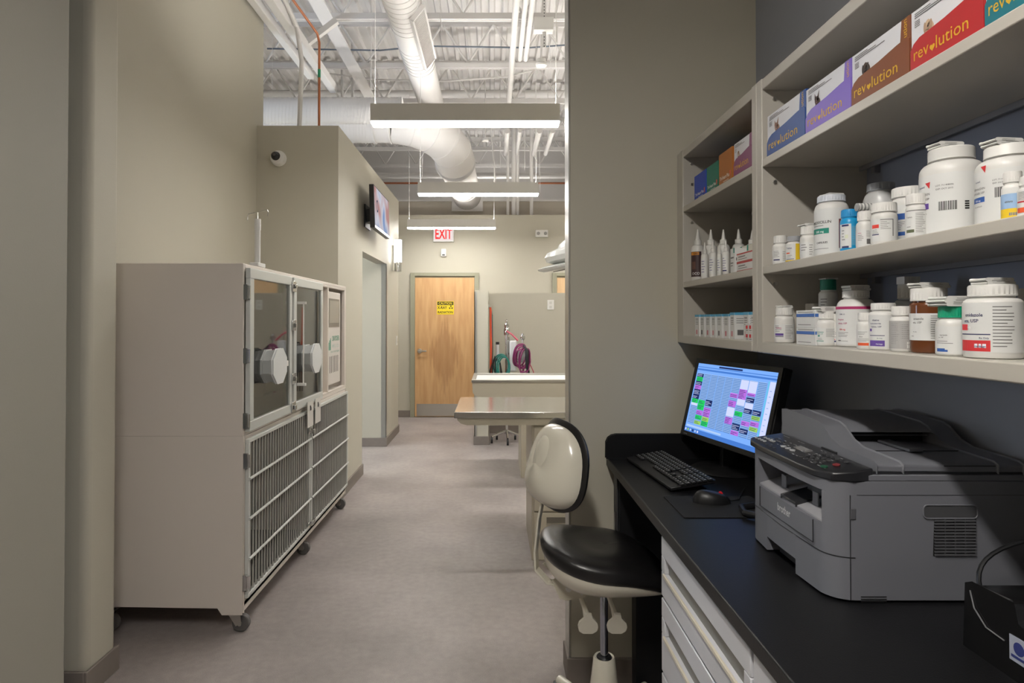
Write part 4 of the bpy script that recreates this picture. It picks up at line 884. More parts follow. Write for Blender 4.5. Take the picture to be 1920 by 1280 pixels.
# ================================================================ label printer and cable
lp = thing('label_printer', 'black desktop label printer with a blue and white sticker, near corner', 'label printer', (.86, .98, .9005))
GB = mat('glossy_black', (20, 20, 21), .18)
pf = [(1.067, .902), (1.062, 1.004), (1.05, 1.010), (.972, 1.012), (.965, .985), (.94, .975), (.90, .97), (.90, .902)]
MB().prism(pf, 0, .796, .93).build('body', GB, lp, bevel=.006, seg=3)
MB().tube([(.795, 1.055, 1.0), (.794, 1.045, .975), (.794, 1.02, .955), (.7945, .985, .952)], .0012, 6).build('trim_line', mat('trim_grey', (110, 110, 112), .3), lp)
MB().tube([(.80, 1.058, 1.009), (.80, .978, 1.015)], .0035, 8).build('top_edge', DGREY, lp)
st = MB().box(.7945, .7957, .940, .975, .93, .968).build('sticker', mat('sticker_white', (170, 175, 190), .5), lp)
mb = MB().cyl((.7944, .957, .952), (.7940, .957, .952), .010, n=16, m=0); mb.box(.7938, .7944, .944, .971, .936, .940)
mb.build('sticker_print', mat('sticker_blue', (50, 60, 120), .5), st)
MB().box(.796, .90, .70, .89, .902, .955).build('label_tray', GB, lp, bevel=.004)
MB().tube(bez(V(.885, 1.09, .906), V(.835, 1.12, .99), V(.85, 1.13, 1.03), V(.95, 1.13, 1.055), 12)+bez(V(.95, 1.13, 1.055), V(1.0, 1.13, 1.07), V(1.03, 1.14, 1.0), V(1.02, 1.15, .906), 8)[1:], .004, 8).build('black_cable', BLACKP, label='black cable rising behind the label printer', cat='cable')

# ================================================================ stool
SW = mat('stool_ivory', (212, 207, 192), .22, coat=.3); SV = mat('black_vinyl', (22, 21, 22), .3, bump=.12, bscale=120)
sx, sy = .385, 2.2
so = thing('stool', 'ivory and black vinyl medical stool with backrest tucked under the worktop', 'stool', (sx, sy, 0))
for i in range(5):
    q = R(118+72*i); e = V(sx+.275*math.cos(q), sy+.275*math.sin(q), 0)
    lg = MB().tube([(sx, sy, .085), V(sx, sy, .075).lerp(V(e.x, e.y, .066), .55), (e.x, e.y, .064)], [.026, .022, .018], 12).build('leg', SW, so)
    MB().cyl(e+V(-.022, 0, .03), e+V(-.006, 0, .03), .028, n=20).cyl(e+V(.006, 0, .03), e+V(.022, 0, .03), .028, n=20).cyl(e+V(0, 0, .03), e+V(0, 0, .06), .009).build('caster', BLACKP, lg)
MB().lathe([(.062, .09), (.058, .12), (.044, .22), (.037, .279), (.034, .284), (.028, .28)], (sx, sy, 0), 32).build('column_cover', SW, so)
MB().lathe([(.027, .281), (.024, .286), (.016, .287)], (sx, sy, 0), 24).build('cover_ring', BLACKP, so)
MB().cyl((sx, sy, .287), (sx, sy, .512), .0135, n=24).build('gas_lift', mat('gas_lift_chrome', (170, 175, 185), .12, 1), so)
MB().box(sx-.045, sx+.045, sy-.05, sy+.06, .513, .524).box(sx-.06, sx+.06, sy-.07, sy+.09, .524, .534).build('seat_plate', SW, so, bevel=.004)
# seat: superellipse pad with raised rear and waterfall front
SA, SBr = .225, .215; cx0 = .388
def lift(x, y): # x along seat (-1 rear .. 1 front)
    return .045*max(0, -x)**2*1.0-.055*max(0, x)**2+.016*abs(y)**2
def seatf(U, T, up=True):
    q = U*2*math.pi; c_, s_ = math.cos(q), math.sin(q); e = .78
    ex = math.copysign(abs(c_)**e, c_); ey = math.copysign(abs(s_)**e, s_)
    # profile T: 0 bottom centre .. 1 top centre
    if T < .25: rr_, z = (T/.25)*.90, .002
    elif T < .40: k = (T-.25)/.15; rr_, z = .90+.10*math.sin(k*math.pi/2), .002+.03*(1-math.cos(k*math.pi/2))
    else:
        k = (T-.40)/.60*math.pi/2; rr_ = math.cos(k)**.62; z = .032+.056*math.sin(k)**.9
        z += .010*math.exp(-(((ex*rr_)-.35)/.22)**2)*(1-abs(ey*rr_))-.012*math.exp(-(((ex*rr_)+.15)/.3)**2-((ey*rr_)/.5)**2)
    x, y = ex*rr_, ey*rr_*(1-.10*max(0, ex))
    return V(cx0+SA*x, sy+SBr*y, .590+z+lift(x, y)-.012*x)
MB().grid(lambda a, b: seatf(a, b), 56, 34, closeu=True).build('seat_pad', SV, so, ang=60)
def shellf(U, T):
    q = U*2*math.pi; c_, s_ = math.cos(q), math.sin(q); e = .8
    ex = math.copysign(abs(c_)**e, c_); ey = math.copysign(abs(s_)**e, s_)
    rr_ = (.45+.52*math.sin(T*math.pi/2)) if T > .01 else 0
    x, y = ex*rr_, ey*rr_*(1-.1*max(0, ex))
    return V(cx0-.004+SA*.97*x, sy+SBr*.97*y, .540+.056*(1-math.cos(T*math.pi/2)) + (lift(x, y)-.012*x)*T)
MB().grid(shellf, 48, 12, closeu=True).build('seat_shell', SW, so, ang=60)
# tilt bracket, levers
MB().prism([(.20, .565), (.235, .60), (.30, .565), (.33, .535), (.31, .51), (.25, .50), (.225, .505)], 1, sy-.055, sy-.050).prism([(.175, .585), (.20, .60), (.26, .575), (.30, .545), (.25, .52), (.225, .54)], 1, sy+.045, sy+.050).box(.235, .345, sy-.05, sy+.045, .525, .535).build('tilt_bracket', mat('bracket_ivory', (190, 184, 166), .35), so)
MB().cyl((.255, sy-.06, .54), (.255, sy+.06, .54), .010).cyl((.30, sy-.058, .525), (.30, sy+.05, .525), .006).build('bracket_bolt', STEEL, so)
def lever(x, y, dx):
    mb = MB().tube([(x-.02*dx, y, .53), (x, y-.02, .505), (x+.012*dx, y-.05, .475), (x+.018*dx, y-.07, .452)], [.008, .008, .009, .013], 10)
    a = V(x+.02*dx, y-.085, .425)
    sp = [(-.010, .045), (.010, .045), (.014, .03), (.030, .012), (.034, -.004), (.030, -.02), (.016, -.030), (-.016, -.030), (-.030, -.02), (-.034, -.004), (-.030, .012), (-.014, .03)]
    mb.oprism(sp, a+V(0, .006, 0), (1, 0, 0), (0, -.25, .97), (0, .97, .25), .010)
    mb.build('lever_paddle', SW, so)
lever(.298, sy, 1); lever(.395, sy, 1)
# back arm and backrest
MB().tube([(.262, sy, .525), (.20, sy, .535), (.165, sy, .57), (.150, sy, .64), (.165, sy, .80), (.178, sy, .90)], .001, 4).build('arm_core', SW, so) if 0 else None
pth = [V(.26, sy-.01, .53), V(.19, sy-.01, .545), V(.15, sy-.01, .59), V(.148, sy-.005, .65), V(.160, sy, .76), V(.18, sy, .86)]
mb = MB()
vs = []
for i, p in enumerate(pth):
    t = (pth[min(i+1, 5)]-pth[max(i-1, 0)]).normalized(); nrm = V(t.z, 0, -t.x)
    w_ = V(.35, .94, 0).normalized()*.019
    for s1, s2 in ((-1, -1), (1, -1), (1, 1), (-1, 1)): vs.append(p+w_*s1+nrm*.0035*s2)
fs = [(i*4+j, i*4+(j+1) % 4, (i+1)*4+(j+1) % 4, (i+1)*4+j) for i in range(5) for j in range(4)]+[(3, 2, 1, 0), (20, 21, 22, 23)]
mb.add(vs, fs); mb.build('back_arm', SW, so, bevel=.002)
bc = V(.212, sy+.01, .950); bn = V(.90, .40, -.16).normalized(); bu = V(.17, .02, .98); bu = (bu-bn*bu.dot(bn)).normalized(); br = bu.cross(bn).normalized()
def backf(sgn, depth, wd, ht, e=.75):
    def f(U, T):
        q = U*2*math.pi; c_, s_ = math.cos(q), math.sin(q); ex = math.copysign(abs(c_)**e, c_); ey = math.copysign(abs(s_)**e, s_)
        rr_ = math.cos(T*math.pi/2)**.55 if T < 1 else 0
        h = math.sin(T*math.pi/2)
        curve = -.035*(ex*rr_)**2   # wraps around the sitter
        tp = 1-.10*ey
        return bc+br*(wd*ex*rr_*tp)+bu*(ht*ey*rr_)+bn*(sgn*depth*h-curve*1.0*0+.03*(ex*rr_)**2)
    return f
MB().grid(lambda a, b: backf(-1, .058, .150, .140)(a, b)-bn*.022*max(0, math.sin(b*math.pi/2))*(.5-.5*math.sin(a*2*math.pi))-bu*.006, 44, 14, closeu=True).build('back_shell', SW, so, ang=60)
MB().grid(lambda a, b: backf(-1, .072, .085, .115)(a, b)-bu*.004, 36, 12, closeu=True).build('back_shell_ridge', SW, so, ang=60)
mb = MB().grid(lambda a, b: backf(1, .034, .165, .155)(a, b)+bn*.004, 44, 14, closeu=True); mb.grid(lambda a, b: backf(-1, .010, .165, .155)(a, b)+bn*.004, 44, 8, closeu=True)
mb.build('back_pad', SV, so, ang=60)
mb = MB(); ptext(mb, 'stool', (0, 0, 0), (1, 0, 0), (0, 0, 1), .001) if 0 else None
MB().obox(bc-bn*.057-bu*.105+br*.0, br*.014, bu*.005, bn*.002).build('maker_plate', mat('plate_grey', (150, 146, 136), .4), so)
# ================================================================ wall shelving units
XS = .74
def shelf_unit(name, label, y0, y1, gap=True):
    t = thing(name, label, 'shelving', (.9, (y0+y1)/2, 1.36))
    P_ = .034
    MB().box(XS, 1.06, y1-P_, y1, 1.36, 2.117).build('side_panel', CABP, t, bevel=.003)
    MB().box(XS, 1.06, y0, y0+P_, 1.36, 2.117).build('side_panel', CABP, t, bevel=.003)
    MB().box(XS+.002, 1.06, y0+P_, y1-P_, 2.085, 2.115).build('top_panel', CABP, t, bevel=.002)
    MB().box(XS-.002, 1.06, y0+P_, y1-P_, 1.36, 1.39).build('bottom_panel', CABP, t, bevel=.003)
    MB().box(1.03, 1.06, y0+P_, y1-P_, 1.39, 2.085).build('back_panel', mat('slate_back_panel', (132, 137, 152), .55), t)
    for z in (1.893, 1.598):
        s = MB().box(XS+.001, 1.008, y0+P_+.001, y1-P_-.001, z-.022, z).build('shelf', CABP, t, bevel=.002)
        MB().box(1.008, 1.014, y0+P_+.001, y1-P_-.001, z-.034, z-.005).build('rear_rail', mat('rail_grey', (132, 132, 138), .5), s)
        mb = MB()
        for y in (y0+P_+.02, y1-P_-.06): mb.box(1.014, 1.0295, y, y+.014, z-.05, z-.02)
        mb.build('shelf_bracket', mat('rail_grey', (132, 132, 138), .5), s)
    mb = MB()
    for x in (XS+.035,):
        for z in (1.98, 1.83, 1.55, 2.06): mb.cyl((x, y1-P_-.0004, z), (x, y1-P_-.006, z), .005, n=10)
    mb.build('shelf_pin', STEEL, t)
    return t
shelf_unit('wall_shelving', 'pale grey open wall shelving unit against the greige wall', 1.765, 2.488)
shelf_unit('wall_shelving', 'pale grey open wall shelving unit above the printer', .80, 1.7645)
struct('trim_5', MB().box(XS+.003, 1.06, 2.4885, 2.5395, 1.36, 2.117), CABP, bevel=.003)

# ================================================================ stock on the shelves
BW = mat('bottle_white', (214, 212, 208), .35); CW = mat('cap_white', (218, 216, 212), .4); PAPER = mat('leaflet_paper', (220, 219, 216), .7)
LB = mat('label_white', (214, 214, 212), .5)
def col(c):
    return mat('print_%d_%d_%d' % c, c, .5)
NAVY, RED, PUR, MAG, TEAL, ORG_, GRY, BLU, KGR, YLW = (40, 46, 92), (206, 52, 56), (98, 70, 150), (176, 44, 104), (24, 130, 112), (222, 92, 52), (96, 94, 94), (46, 88, 160), (30, 130, 70), (226, 190, 40)
Z1, Z2, Z3 = 1.3903, 1.5983, 1.8933
def place(xl, xr, ytop, Xc, zs):
    xc = (xl+xr)/2; D = Xc*F/(xc-VX); k = F/D; return D, (xr-xl)/2/k, EYE+(VY-ytop)/k-zs
def facing(cx, cy):
    d = V(-cx, -cy, 0).normalized(); r = V(-d.y, d.x, 0)  # viewer's right as seen from the camera
    return lambda a: d*math.cos(R(a))+r*math.sin(R(a))
def patch(mb, cx, cy, r, fa, a0, a1, z0, z1, m=None):
    n = max(2, int(abs(a1-a0)/8)+1); vs = []
    for i in range(n+1):
        d = fa(a0+(a1-a0)*i/n)*r; vs += [(cx+d.x, cy+d.y, z0), (cx+d.x, cy+d.y, z1)]
    mb.add(vs, [(2*i, 2*i+2, 2*i+3, 2*i+1) for i in range(n)], m)
def leaflet(cx, cy, z, w_, l_, h, ang, label, m=PAPER, folds=2, group='folded leaflets resting on bottle caps'):
    t = thing('folded_leaflet', label, 'leaflet', (cx, cy, z), group)
    u = V(math.cos(ang), math.sin(ang), 0); v = V(-u.y, u.x, 0); mb = MB()
    for i in range(folds):
        z0 = z+.0004+h*i/folds; tl = .02*((-1)**i); hh = h/folds*.92
        e_ = l_*.03*((-1)**i); hh *= .5; prof = [(e_+sx_*(l_/2-hh)+hh*1.6*math.cos(q)*1.0, hh+hh*math.sin(q)) for sx_, qs in ((1, (-90, -45, 0, 45, 90)), (-1, (90, 135, 180, 225, 270))) for q in [R(x) for x in qs]]
        mb.oprism(prof, V(cx, cy, z0)-v*w_/2, u, V(0, 0, 1), v, w_)
    mb.build('paper_fold', m, t, bevel=.0008)
    q = MB(); rg = random.Random(int(cx*1e4))
    for i in range(4): q.obox(V(cx, cy, z+.0004+h*(.2+.2*i))-v*(w_/2+.0002)+u*rg.uniform(-.1, .1)*l_, u*l_*.25, v*.0001, (0, 0, h*.02))
    q.build('fine_print', col(GRY), t, kind='stuff')
def bottle(label, xl, xr, ytop, Xc, zs, body=BW, cap=CW, capf=.2, neckf=.82, lab=None, bits=(), texts=(), group='medicine bottles on the shelves', leaf=None, lines=None, ribbed=True, shoulder=.12, dz=0, la=(-100, 70), hfix=None):
    D, r, h = place(xl, xr, ytop, Xc, zs+dz)
    if hfix: h = hfix
    cx, cy, zs_ = Xc, D, zs+dz; fa = facing(cx, cy)
    t = thing('pill_bottle', label, 'bottle', (cx, cy, zs_), group)
    hc = h*capf; hb = h-hc; sh = h*shoulder; rn = r*neckf
    prof = [(r*.9, 0), (r*.97, .0015), (r, .005), (r, hb-sh-.004)]
    for i in range(1, 6):
        q = i/5*math.pi/2; prof.append((rn*.93+(r-rn*.93)*math.cos(q), hb-sh-.004+sh*math.sin(q)))
    prof += [(rn*.93, hb+.001)]
    b = MB().lathe(prof, (cx, cy, zs_), 36).build('body', body, t)
    rc_ = rn*1.04
    MB().lathe([(rc_, hb-.001), (rc_, hb+.001), (rc_*.99, hb+.0015), (rc_*.99, h-.0025), (rc_*.95, h-.0005), (rc_*.9, h)], (cx, cy, zs_), 56, ribs=(lambda i: i in (2, 3)) if ribbed else None).build('cap', cap, t)
    L0, L1 = lab or (.10, .78); zl0, zl1 = zs_+hb*L0, zs_+(hb-sh)*L1 if L1 > 1 else zs_+(hb-sh)*L1
    mats = [LB]; mi = {}
    def mid(c):
        if c not in mi: mi[c] = len(mats); mats.append(col(c) if isinstance(c, tuple) else c)
        return mi[c]
    lb = MB(); patch(lb, cx, cy, r+.0003, fa, la[0], la[1], zl0, zl1)
    lo = lb.build('label', lab_m.get(label, LB) if 0 else LB, t)
    pb = MB(); pb_m = [LB]; H = zl1-zl0
    for a0, a1, f0, f1, c in bits: patch(pb, cx, cy, r+.0006, fa, a0, a1, zl0+H*f0, zl0+H*f1, mid(c))
    for s, a, f, size, c in texts: wtext(pb, s, (cx, cy), r+.0008, fa, a, zl0+H*f, size*H, mid(c), .012)
    if lines:
        rg = random.Random(int(xl)); 
        for a0, a1, f0, f1, n in lines:
            for i in range(n):
                f = f0+(f1-f0)*(i+.3)/n; patch(pb, cx, cy, r+.0006, fa, a0, a0+(a1-a0)*rg.uniform(.55, 1), zl0+H*f, zl0+H*(f+(f1-f0)*.26/n), mid((120, 118, 118)))
    if pb.v: pb.build('label_print', mats, lo, flat=True)
    if leaf:
        w_, l_, hh, ang, lt = leaf[:5]; leaflet(cx, cy, zs_+h, w_, l_, hh, ang, lt, folds=leaf[5] if len(leaf) > 5 else 2)
    return t, cx, cy, zs_+h, r
lab_m = {}
# ---- bottom shelf, right unit
bottle('small white bottle with a purple band label, leftmost on the bottom shelf', 1453, 1488, 577, .775, Z1, capf=.20, bits=((-60, -5, .28, .42, PUR), (-60, -5, .20, .24, NAVY)), lines=((-60, -10, .5, .95, 4), (5, 60, .05, .95, 9)), texts=(('Tablets', -35, .72, .14, MAG),), leaf=(.026, .03, .006, .3, 'thin folded leaflet on the leftmost bottom shelf bottle'))
# two boxes with blue stripes
def carton(name, label, px0, px1, z, h, X0=.752, dep=.09, m=LB, group=None, cat='box', deco=None, D0=None, D1=None):
    y1 = D1 or X0*F/(px0-VX); y0 = D0 or X0*F/(px1-VX)
    t = thing(name, label, cat, (X0+dep/2, (y0+y1)/2, z), group)
    MB().box(X0, X0+dep, y0, y1, z, z+h).build('carton_body', m, t, bevel=.0006, seg=1)
    if deco: deco(t, X0, y0, y1, z, h, dep)
    return t
def faceq(mb, X0, y0, y1, z, h, a0, a1, f0, f1, m, d=.0005):
    ya_, yb_ = y1-(y1-y0)*a0, y1-(y1-y0)*a1; x = X0-d
    mb.add([(x, ya_, z+h*f0), (x, yb_, z+h*f0), (x, yb_, z+h*f1), (x, ya_, z+h*f1)], [(0, 1, 2, 3)], m)
def nearq(mb, X0, dep, y0, z, h, a0, a1, f0, f1, m, d=.0005):
    mb.add([(X0+dep*a0, y0-d, z+h*f0), (X0+dep*a1, y0-d, z+h*f0), (X0+dep*a1, y0-d, z+h*f1), (X0+dep*a0, y0-d, z+h*f1)], [(0, 1, 2, 3)], m)
def deco_blue(t, X0, y0, y1, z, h, dep):
    mb = MB(); faceq(mb, X0, y0, y1, z, h, .02, .98, .62, .8, 0); faceq(mb, X0, y0, y1, z, h, .1, .9, .88, .91, 1); faceq(mb, X0, y0, y1, z, h, .1, .8, .15, .18, 1)
    nearq(mb, X0, dep, y0, z, h, 0, .9, .62, .8, 0)
    mb.build('box_print', [col((70, 110, 180)), col(GRY)], t, flat=True)
carton('medicine_box', 'white box with a blue stripe, lower of the pair on the bottom shelf', 1493, 1528, Z1, .0415, deco=deco_blue, dep=.05, group='white boxes with blue stripes')
carton('medicine_box', 'white box with a blue stripe, stacked on its twin', 1493, 1528, Z1+.0418, .0415, deco=deco_blue, dep=.05, group='white boxes with blue stripes')
bottle('squat white bottle partly hidden behind the blue striped boxes', 1509, 1541, 569, .872, Z1, capf=.25, lines=((-60, 60, .2, .9, 6),))
_, cx, cy, zt, r = bottle('white bottle with green lettering carrying a folded leaflet, beside the blue striped boxes', 1531, 1566, 584, .778, Z1, capf=.2, bits=((-60, -12, .70, .73, TEAL), (-60, -12, .12, .16, TEAL), (-48, -35, .42, .52, TEAL)), texts=(('Tablet, USP', -35, .57, .09, TEAL),), lines=((0, 55, .4, .95, 7), (-50, -15, .2, .36, 2)), leaf=(.028, .045, .011, .2, 'folded leaflet on the green lettered bottle'))
bottle('white bottle with a teal green cap standing tall at the back of the bottom shelf', 1537, 1569, 524, .86, Z1, cap=mat('cap_teal', (20, 120, 98), .4), capf=.16, lab=(.55, 1.0), bits=((-50, 50, .0, .02, GRY),), lines=((-50, 5, .1, .8, 5),), leaf=(.028, .032, .003, .1, 'thin folded leaflet on the teal capped bottle', 1), shoulder=.06)
bottle('slim white bottle with a tiny red and blue logo, behind the magenta banded bottle', 1558, 1584, 588, .80, Z1, bits=((-50, -10, .1, .2, NAVY), (-40, -20, .25, .3, RED)), lines=((-50, 0, .4, .9, 5),))
bottle('large white bottle with a magenta band on the bottom shelf', 1572, 1638, 545, .825, Z1, capf=.12, neckf=.66, shoulder=.18, lab=(.04, 1.02), bits=((-85, 60, .93, 1.0, MAG), (-60, -48, .10, .12, GRY)), texts=(('5381-15', -42, .78, .05, NAVY), ('Propion', -48, .64, .06, MAG), ('ablets, USP', -42, .54, .06, MAG), ('500 mg', -42, .38, .06, RED)), lines=((-60, -20, .2, .34, 4), (-60, -20, .08, .12, 1)), leaf=(.03, .045, .012, .15, 'folded leaflet on the magenta banded bottle'))
bottle('small white bottle with an orange stripe low on its label', 1608, 1637, 586, .768, Z1, bits=((-55, 60, .05, .22, ORG_),), texts=(('8mcl', -30, .55, .1, GRY),), lines=((-55, 40, .28, .5, 3), (-55, 20, .7, .92, 3)))
bottle('white bottle with a solid purple band low on its label', 1632, 1680, 568, .79, Z1, capf=.14, lab=(.06, 1.0), bits=((-60, 5, .04, .22, PUR), (-60, 5, .36, .38, NAVY), (-60, -48, .5, .58, PUR)), texts=(('thazine', -30, .82, .075, NAVY), ('hydrochloride', -32, .72, .06, NAVY), ('Tablets, USP', -30, .62, .065, NAVY), ('Rx Only', -14, .27, .045, NAVY), ('Heritage', -16, .09, .055, (225, 225, 235))), lines=((25, 50, .1, .8, 9),))
bottle('white bottle with a ribbed cap and silver patterned label', 1671, 1711, 574, .782, Z1, capf=.19, lab=(.08, .98), bits=((-80, 52, 0, 1, (168, 166, 164)), (20, 52, .02, .25, (225, 224, 220))), texts=(('LOT', 32, .14, .06, GRY),), lines=((-55, -10, .15, .95, 12), (-5, 40, .35, .9, 8)))
bottle('amber brown bottle with a white cap and a white label', 1711, 1772, 540, .80, Z1, body=mat('amber_brown', (98, 54, 28), .15), capf=.19, neckf=.93, shoulder=.05, lab=(.24, .80), la=(-100, 60), texts=(('onazole', -32, .76, .12, GRY), ('ets, USP', -36, .63, .10, GRY), ('Rx only', -44, .3, .05, GRY)), lines=((5, 52, .05, .95, 11), (-60, -48, .12, .2, 1)), leaf=(.03, .055, .009, .1, 'folded leaflets on the amber bottle cap'))
bottle('white bottle with a bright green cap and small blue logo', 1759, 1811, 574, .775, Z1, cap=mat('cap_bright_green', (16, 150, 112), .4), capf=.22, lab=(.05, .9), bits=((-60, -15, .08, .15, BLU), (-60, -25, .15, .20, BLU)), texts=(('loprazole', -30, .66, .07, GRY), ('es, USP', -40, .58, .06, GRY)), lines=((-60, 10, .36, .5, 2),), leaf=(.04, .055, .016, .1, 'thick crumpled leaflets on the green capped bottle', 3))
bottle('largest white bottle on the bottom shelf, with a red band label', 1815, 1907, 534, .79, Z1, capf=.15, neckf=.80, shoulder=.08, lab=(.10, .98), bits=((-75, -4, .02, .24, RED), (-75, -4, .35, .37, NAVY), (-75, -52, .44, .56, (224, 60, 70)), (-36, -12, .09, .17, (235, 235, 245))), texts=(('onidazole', -38, .72, .095, NAVY), ('ets, USP', -44, .60, .095, NAVY), ('Heritage', -24, .10, .06, NAVY), ('Rx Only', -16, .27, .05, NAVY), ('90', -48, .46, .08, (240, 240, 240))), lines=((0, 45, .1, .95, 13),), leaf=(.03, .045, .010, .1, 'oval folded leaflet on the largest bottom shelf bottle'))
bottle('white bottle with green print at the right end of the bottom shelf', 1912, 1990, 540, .86, Z1, capf=.14, lab=(.1, .98), bits=((-75, -30, .02, .22, KGR), (-75, -40, .44, .56, KGR)), texts=(('zole', -52, .72, .1, NAVY), ('USP', -52, .62, .09, NAVY)))
bottle('frosted bottle at the back of the bottom shelf behind the amber bottle', 1679, 1729, 533, .93, Z1, capf=.22, body=mat('bottle_frosted', (176, 180, 188), .4), neckf=.7)
t = thing('paper_roll', 'coil of printed leaflets standing on the frosted bottle', 'leaflet', (.93, 1.4, 1.5))
_D, _r, _h = place(1679, 1729, 533, .93, Z1); zc = Z1+_h
for i in range(12): MB().box(.912+i*.003, .9138+i*.003, _D-.014, _D+.014, zc+.0003, zc+.017).build('paper_fold', PAPER, t)
carton('medicine_box', 'white and tan box lying at the back of the bottom shelf', 1628, 1658, Z1, .085, X0=.905, dep=.07, deco=lambda t, X0, y0, y1, z, h, dep: (lambda mb: (faceq(mb, X0, y0, y1, z, h, .35, .42, .3, .5, 0), faceq(mb, X0, y0, y1, z, h, .5, 1, 0, 1, 1), mb.build('box_print', [col((70, 150, 190)), col((176, 160, 146))], t, flat=True)))(MB()))

# ---- middle shelf, right unit
bottle('smallest white bottle at the left end of the middle shelf', 1450, 1478, 442, .770, Z2, capf=.24, bits=((-55, -5, .14, .24, NAVY),), lines=((-55, 5, .4, .95, 5), (15, 50, .1, .9, 6)), ribbed=True)
bottle('small bottle with a yellow and white label and grey cap', 1475, 1504, 443, .782, Z2, cap=mat('cap_grey', (150, 152, 156), .4), capf=.18, lab=(.04, 1.0), bits=((10, 70, 0, 1, YLW), (-80, 10, 0, .1, YLW), (-60, -30, .45, .52, ORG_), (-60, 0, .14, .17, NAVY)), texts=(('Tablet', -35, .72, .13, NAVY),), lines=((-50, -5, .24, .4, 2),))
bottle('slim white bottle with a flat leaflet on its cap, left of the green banded bottle', 1502, 1531, 424, .775, Z2, capf=.24, neckf=.9, lines=((-55, 0, .4, .95, 3), (5, 30, .1, .9, 5)), leaf=(.03, .037, .005, .1, 'flat leaflet on the slim bottle cap', 1))
bottle('tall white bottle with a green band and large drug name', 1531, 1589, 367, .80, Z2, capf=.10, neckf=.80, cap=mat('cap_cool_white', (200, 204, 212), .4), shoulder=.13, lab=(.06, 1.0), bits=((-90, -8, .44, .56, TEAL), (-90, -10, .10, .108, GRY), (24, 32, .1, .75, (110, 60, 64))), texts=(('AMOXICILLIN', -42, .67, .085, BLK), ('500 mg', -42, .465, .07, (235, 240, 238)), ('CAPSULES', -34, .22, .06, BLK)), lines=((-75, -20, .60, .65, 1),), leaf=(.03, .04, .004, .2, 'thin folded leaflet on the tall green banded bottle', 1), ribbed=True)
bottle('bright blue bottle with a blue cap on the middle shelf', 1578, 1610, 393, .785, Z2, body=mat('bottle_blue', (24, 150, 206), .35), cap=mat('cap_blue', (30, 140, 200), .4), capf=.17, neckf=.86, lab=(.12, .92), la=(-70, 10), bits=((10, 62, .1, .9, (80, 160, 200)), (-50, -5, 0, .08, NAVY), (-50, -5, .9, .98, NAVY), (-28, -8, .4, .55, (210, 214, 190))), lines=((15, 55, .15, .85, 9), (-50, -25, .3, .8, 4)))
bottle('small plain white bottle with a coiled leaflet on top', 1608, 1638, 396, .775, Z2, capf=.24, texts=(('tablets', -35, .75, .09, MAG),), bits=((10, 40, .08, .4, GRY),), lines=((-50, 0, .3, .7, 4), (8, 45, .5, .95, 6)))
_D, _r, _h = place(1608, 1638, 396, .775, Z2); zc = Z2+_h
t = thing('paper_roll', 'spring-like coil of leaflets lying on the small white bottle', 'leaflet', (.775, _D, zc))
for i in range(10): MB().lathe([(.006, 0), (.0085, .0008), (.0085, .0016), (.006, .0024)], (.757+i*.0036, _D, zc+.0089), 14, ax=(1, 0, 0)).build('paper_fold', PAPER if i % 2 else mat('leaflet_grey', (150, 150, 150), .7), t)
bottle('white bottle with a small red square on its label', 1637, 1681, 381, .775, Z2, capf=.21, neckf=.93, lab=(.1, .92), bits=((-58, -22, .58, .74, (226, 70, 60)), (-58, -22, .28, .32, NAVY), (-16, 40, .92, .95, GRY), (36, 40, .2, .95, GRY)), lines=((-15, 30, .5, .88, 5), (-55, -20, .35, .55, 3)))
bottle('translucent jar with a grey lid at the back of the middle shelf', 1623, 1684, 344, .90, Z2, body=mat('jar_milky', (196, 196, 196), .3), cap=mat('cap_grey', (150, 152, 156), .4), capf=.10, neckf=.74, shoulder=.2)
bottle('white bottle with a blue square label, behind the red square bottle', 1676, 1734, 352, .84, Z2, capf=.16, neckf=.92, lab=(.05, .95), bits=((-45, -10, .62, .78, BLU), (-45, -10, .2, .3, BLU)), lines=((-45, -8, .34, .58, 5), (-5, 30, .2, .9, 9)))
bottle('white bottle with an olive striped label, left of the giant bottles', 1702, 1738, 364, .775, Z2, capf=.22, neckf=.93, lab=(.08, .95), bits=((-58, -12, .12, .24, (90, 96, 70)), (-58, 60, .97, 1.0, GRY)), texts=(('Tablets', -38, .7, .08, GRY),), lines=((-5, 48, .1, .9, 12), (-55, -15, .32, .4, 1)))
def giant(label, xl, xr, Xc, ytop, mgc, ltxt, lc):
    return bottle(label, xl, xr, ytop, Xc, Z2, capf=.13, neckf=.70, shoulder=.12, lab=(.05, .92), la=(-100, 80), ribbed=False,
        bits=((-80, -42, .42, .52, lc),)+((-42, -42+.1, .7, .71, RED),), texts=((ltxt, -58, .66, .055, GRY), ('CAPSULES, USP', -60, .58, .05, GRY), (mgc, -60, .44, .05, (235, 235, 240)), ('LOT: 711408006', -12, .78, .038, GRY), ('EXP: OCT 2015', -12, .72, .038, GRY), ('ascend', -60, .80, .05, NAVY), ('100 CAPSULES', -60, .33, .035, GRY)),
        lines=None)
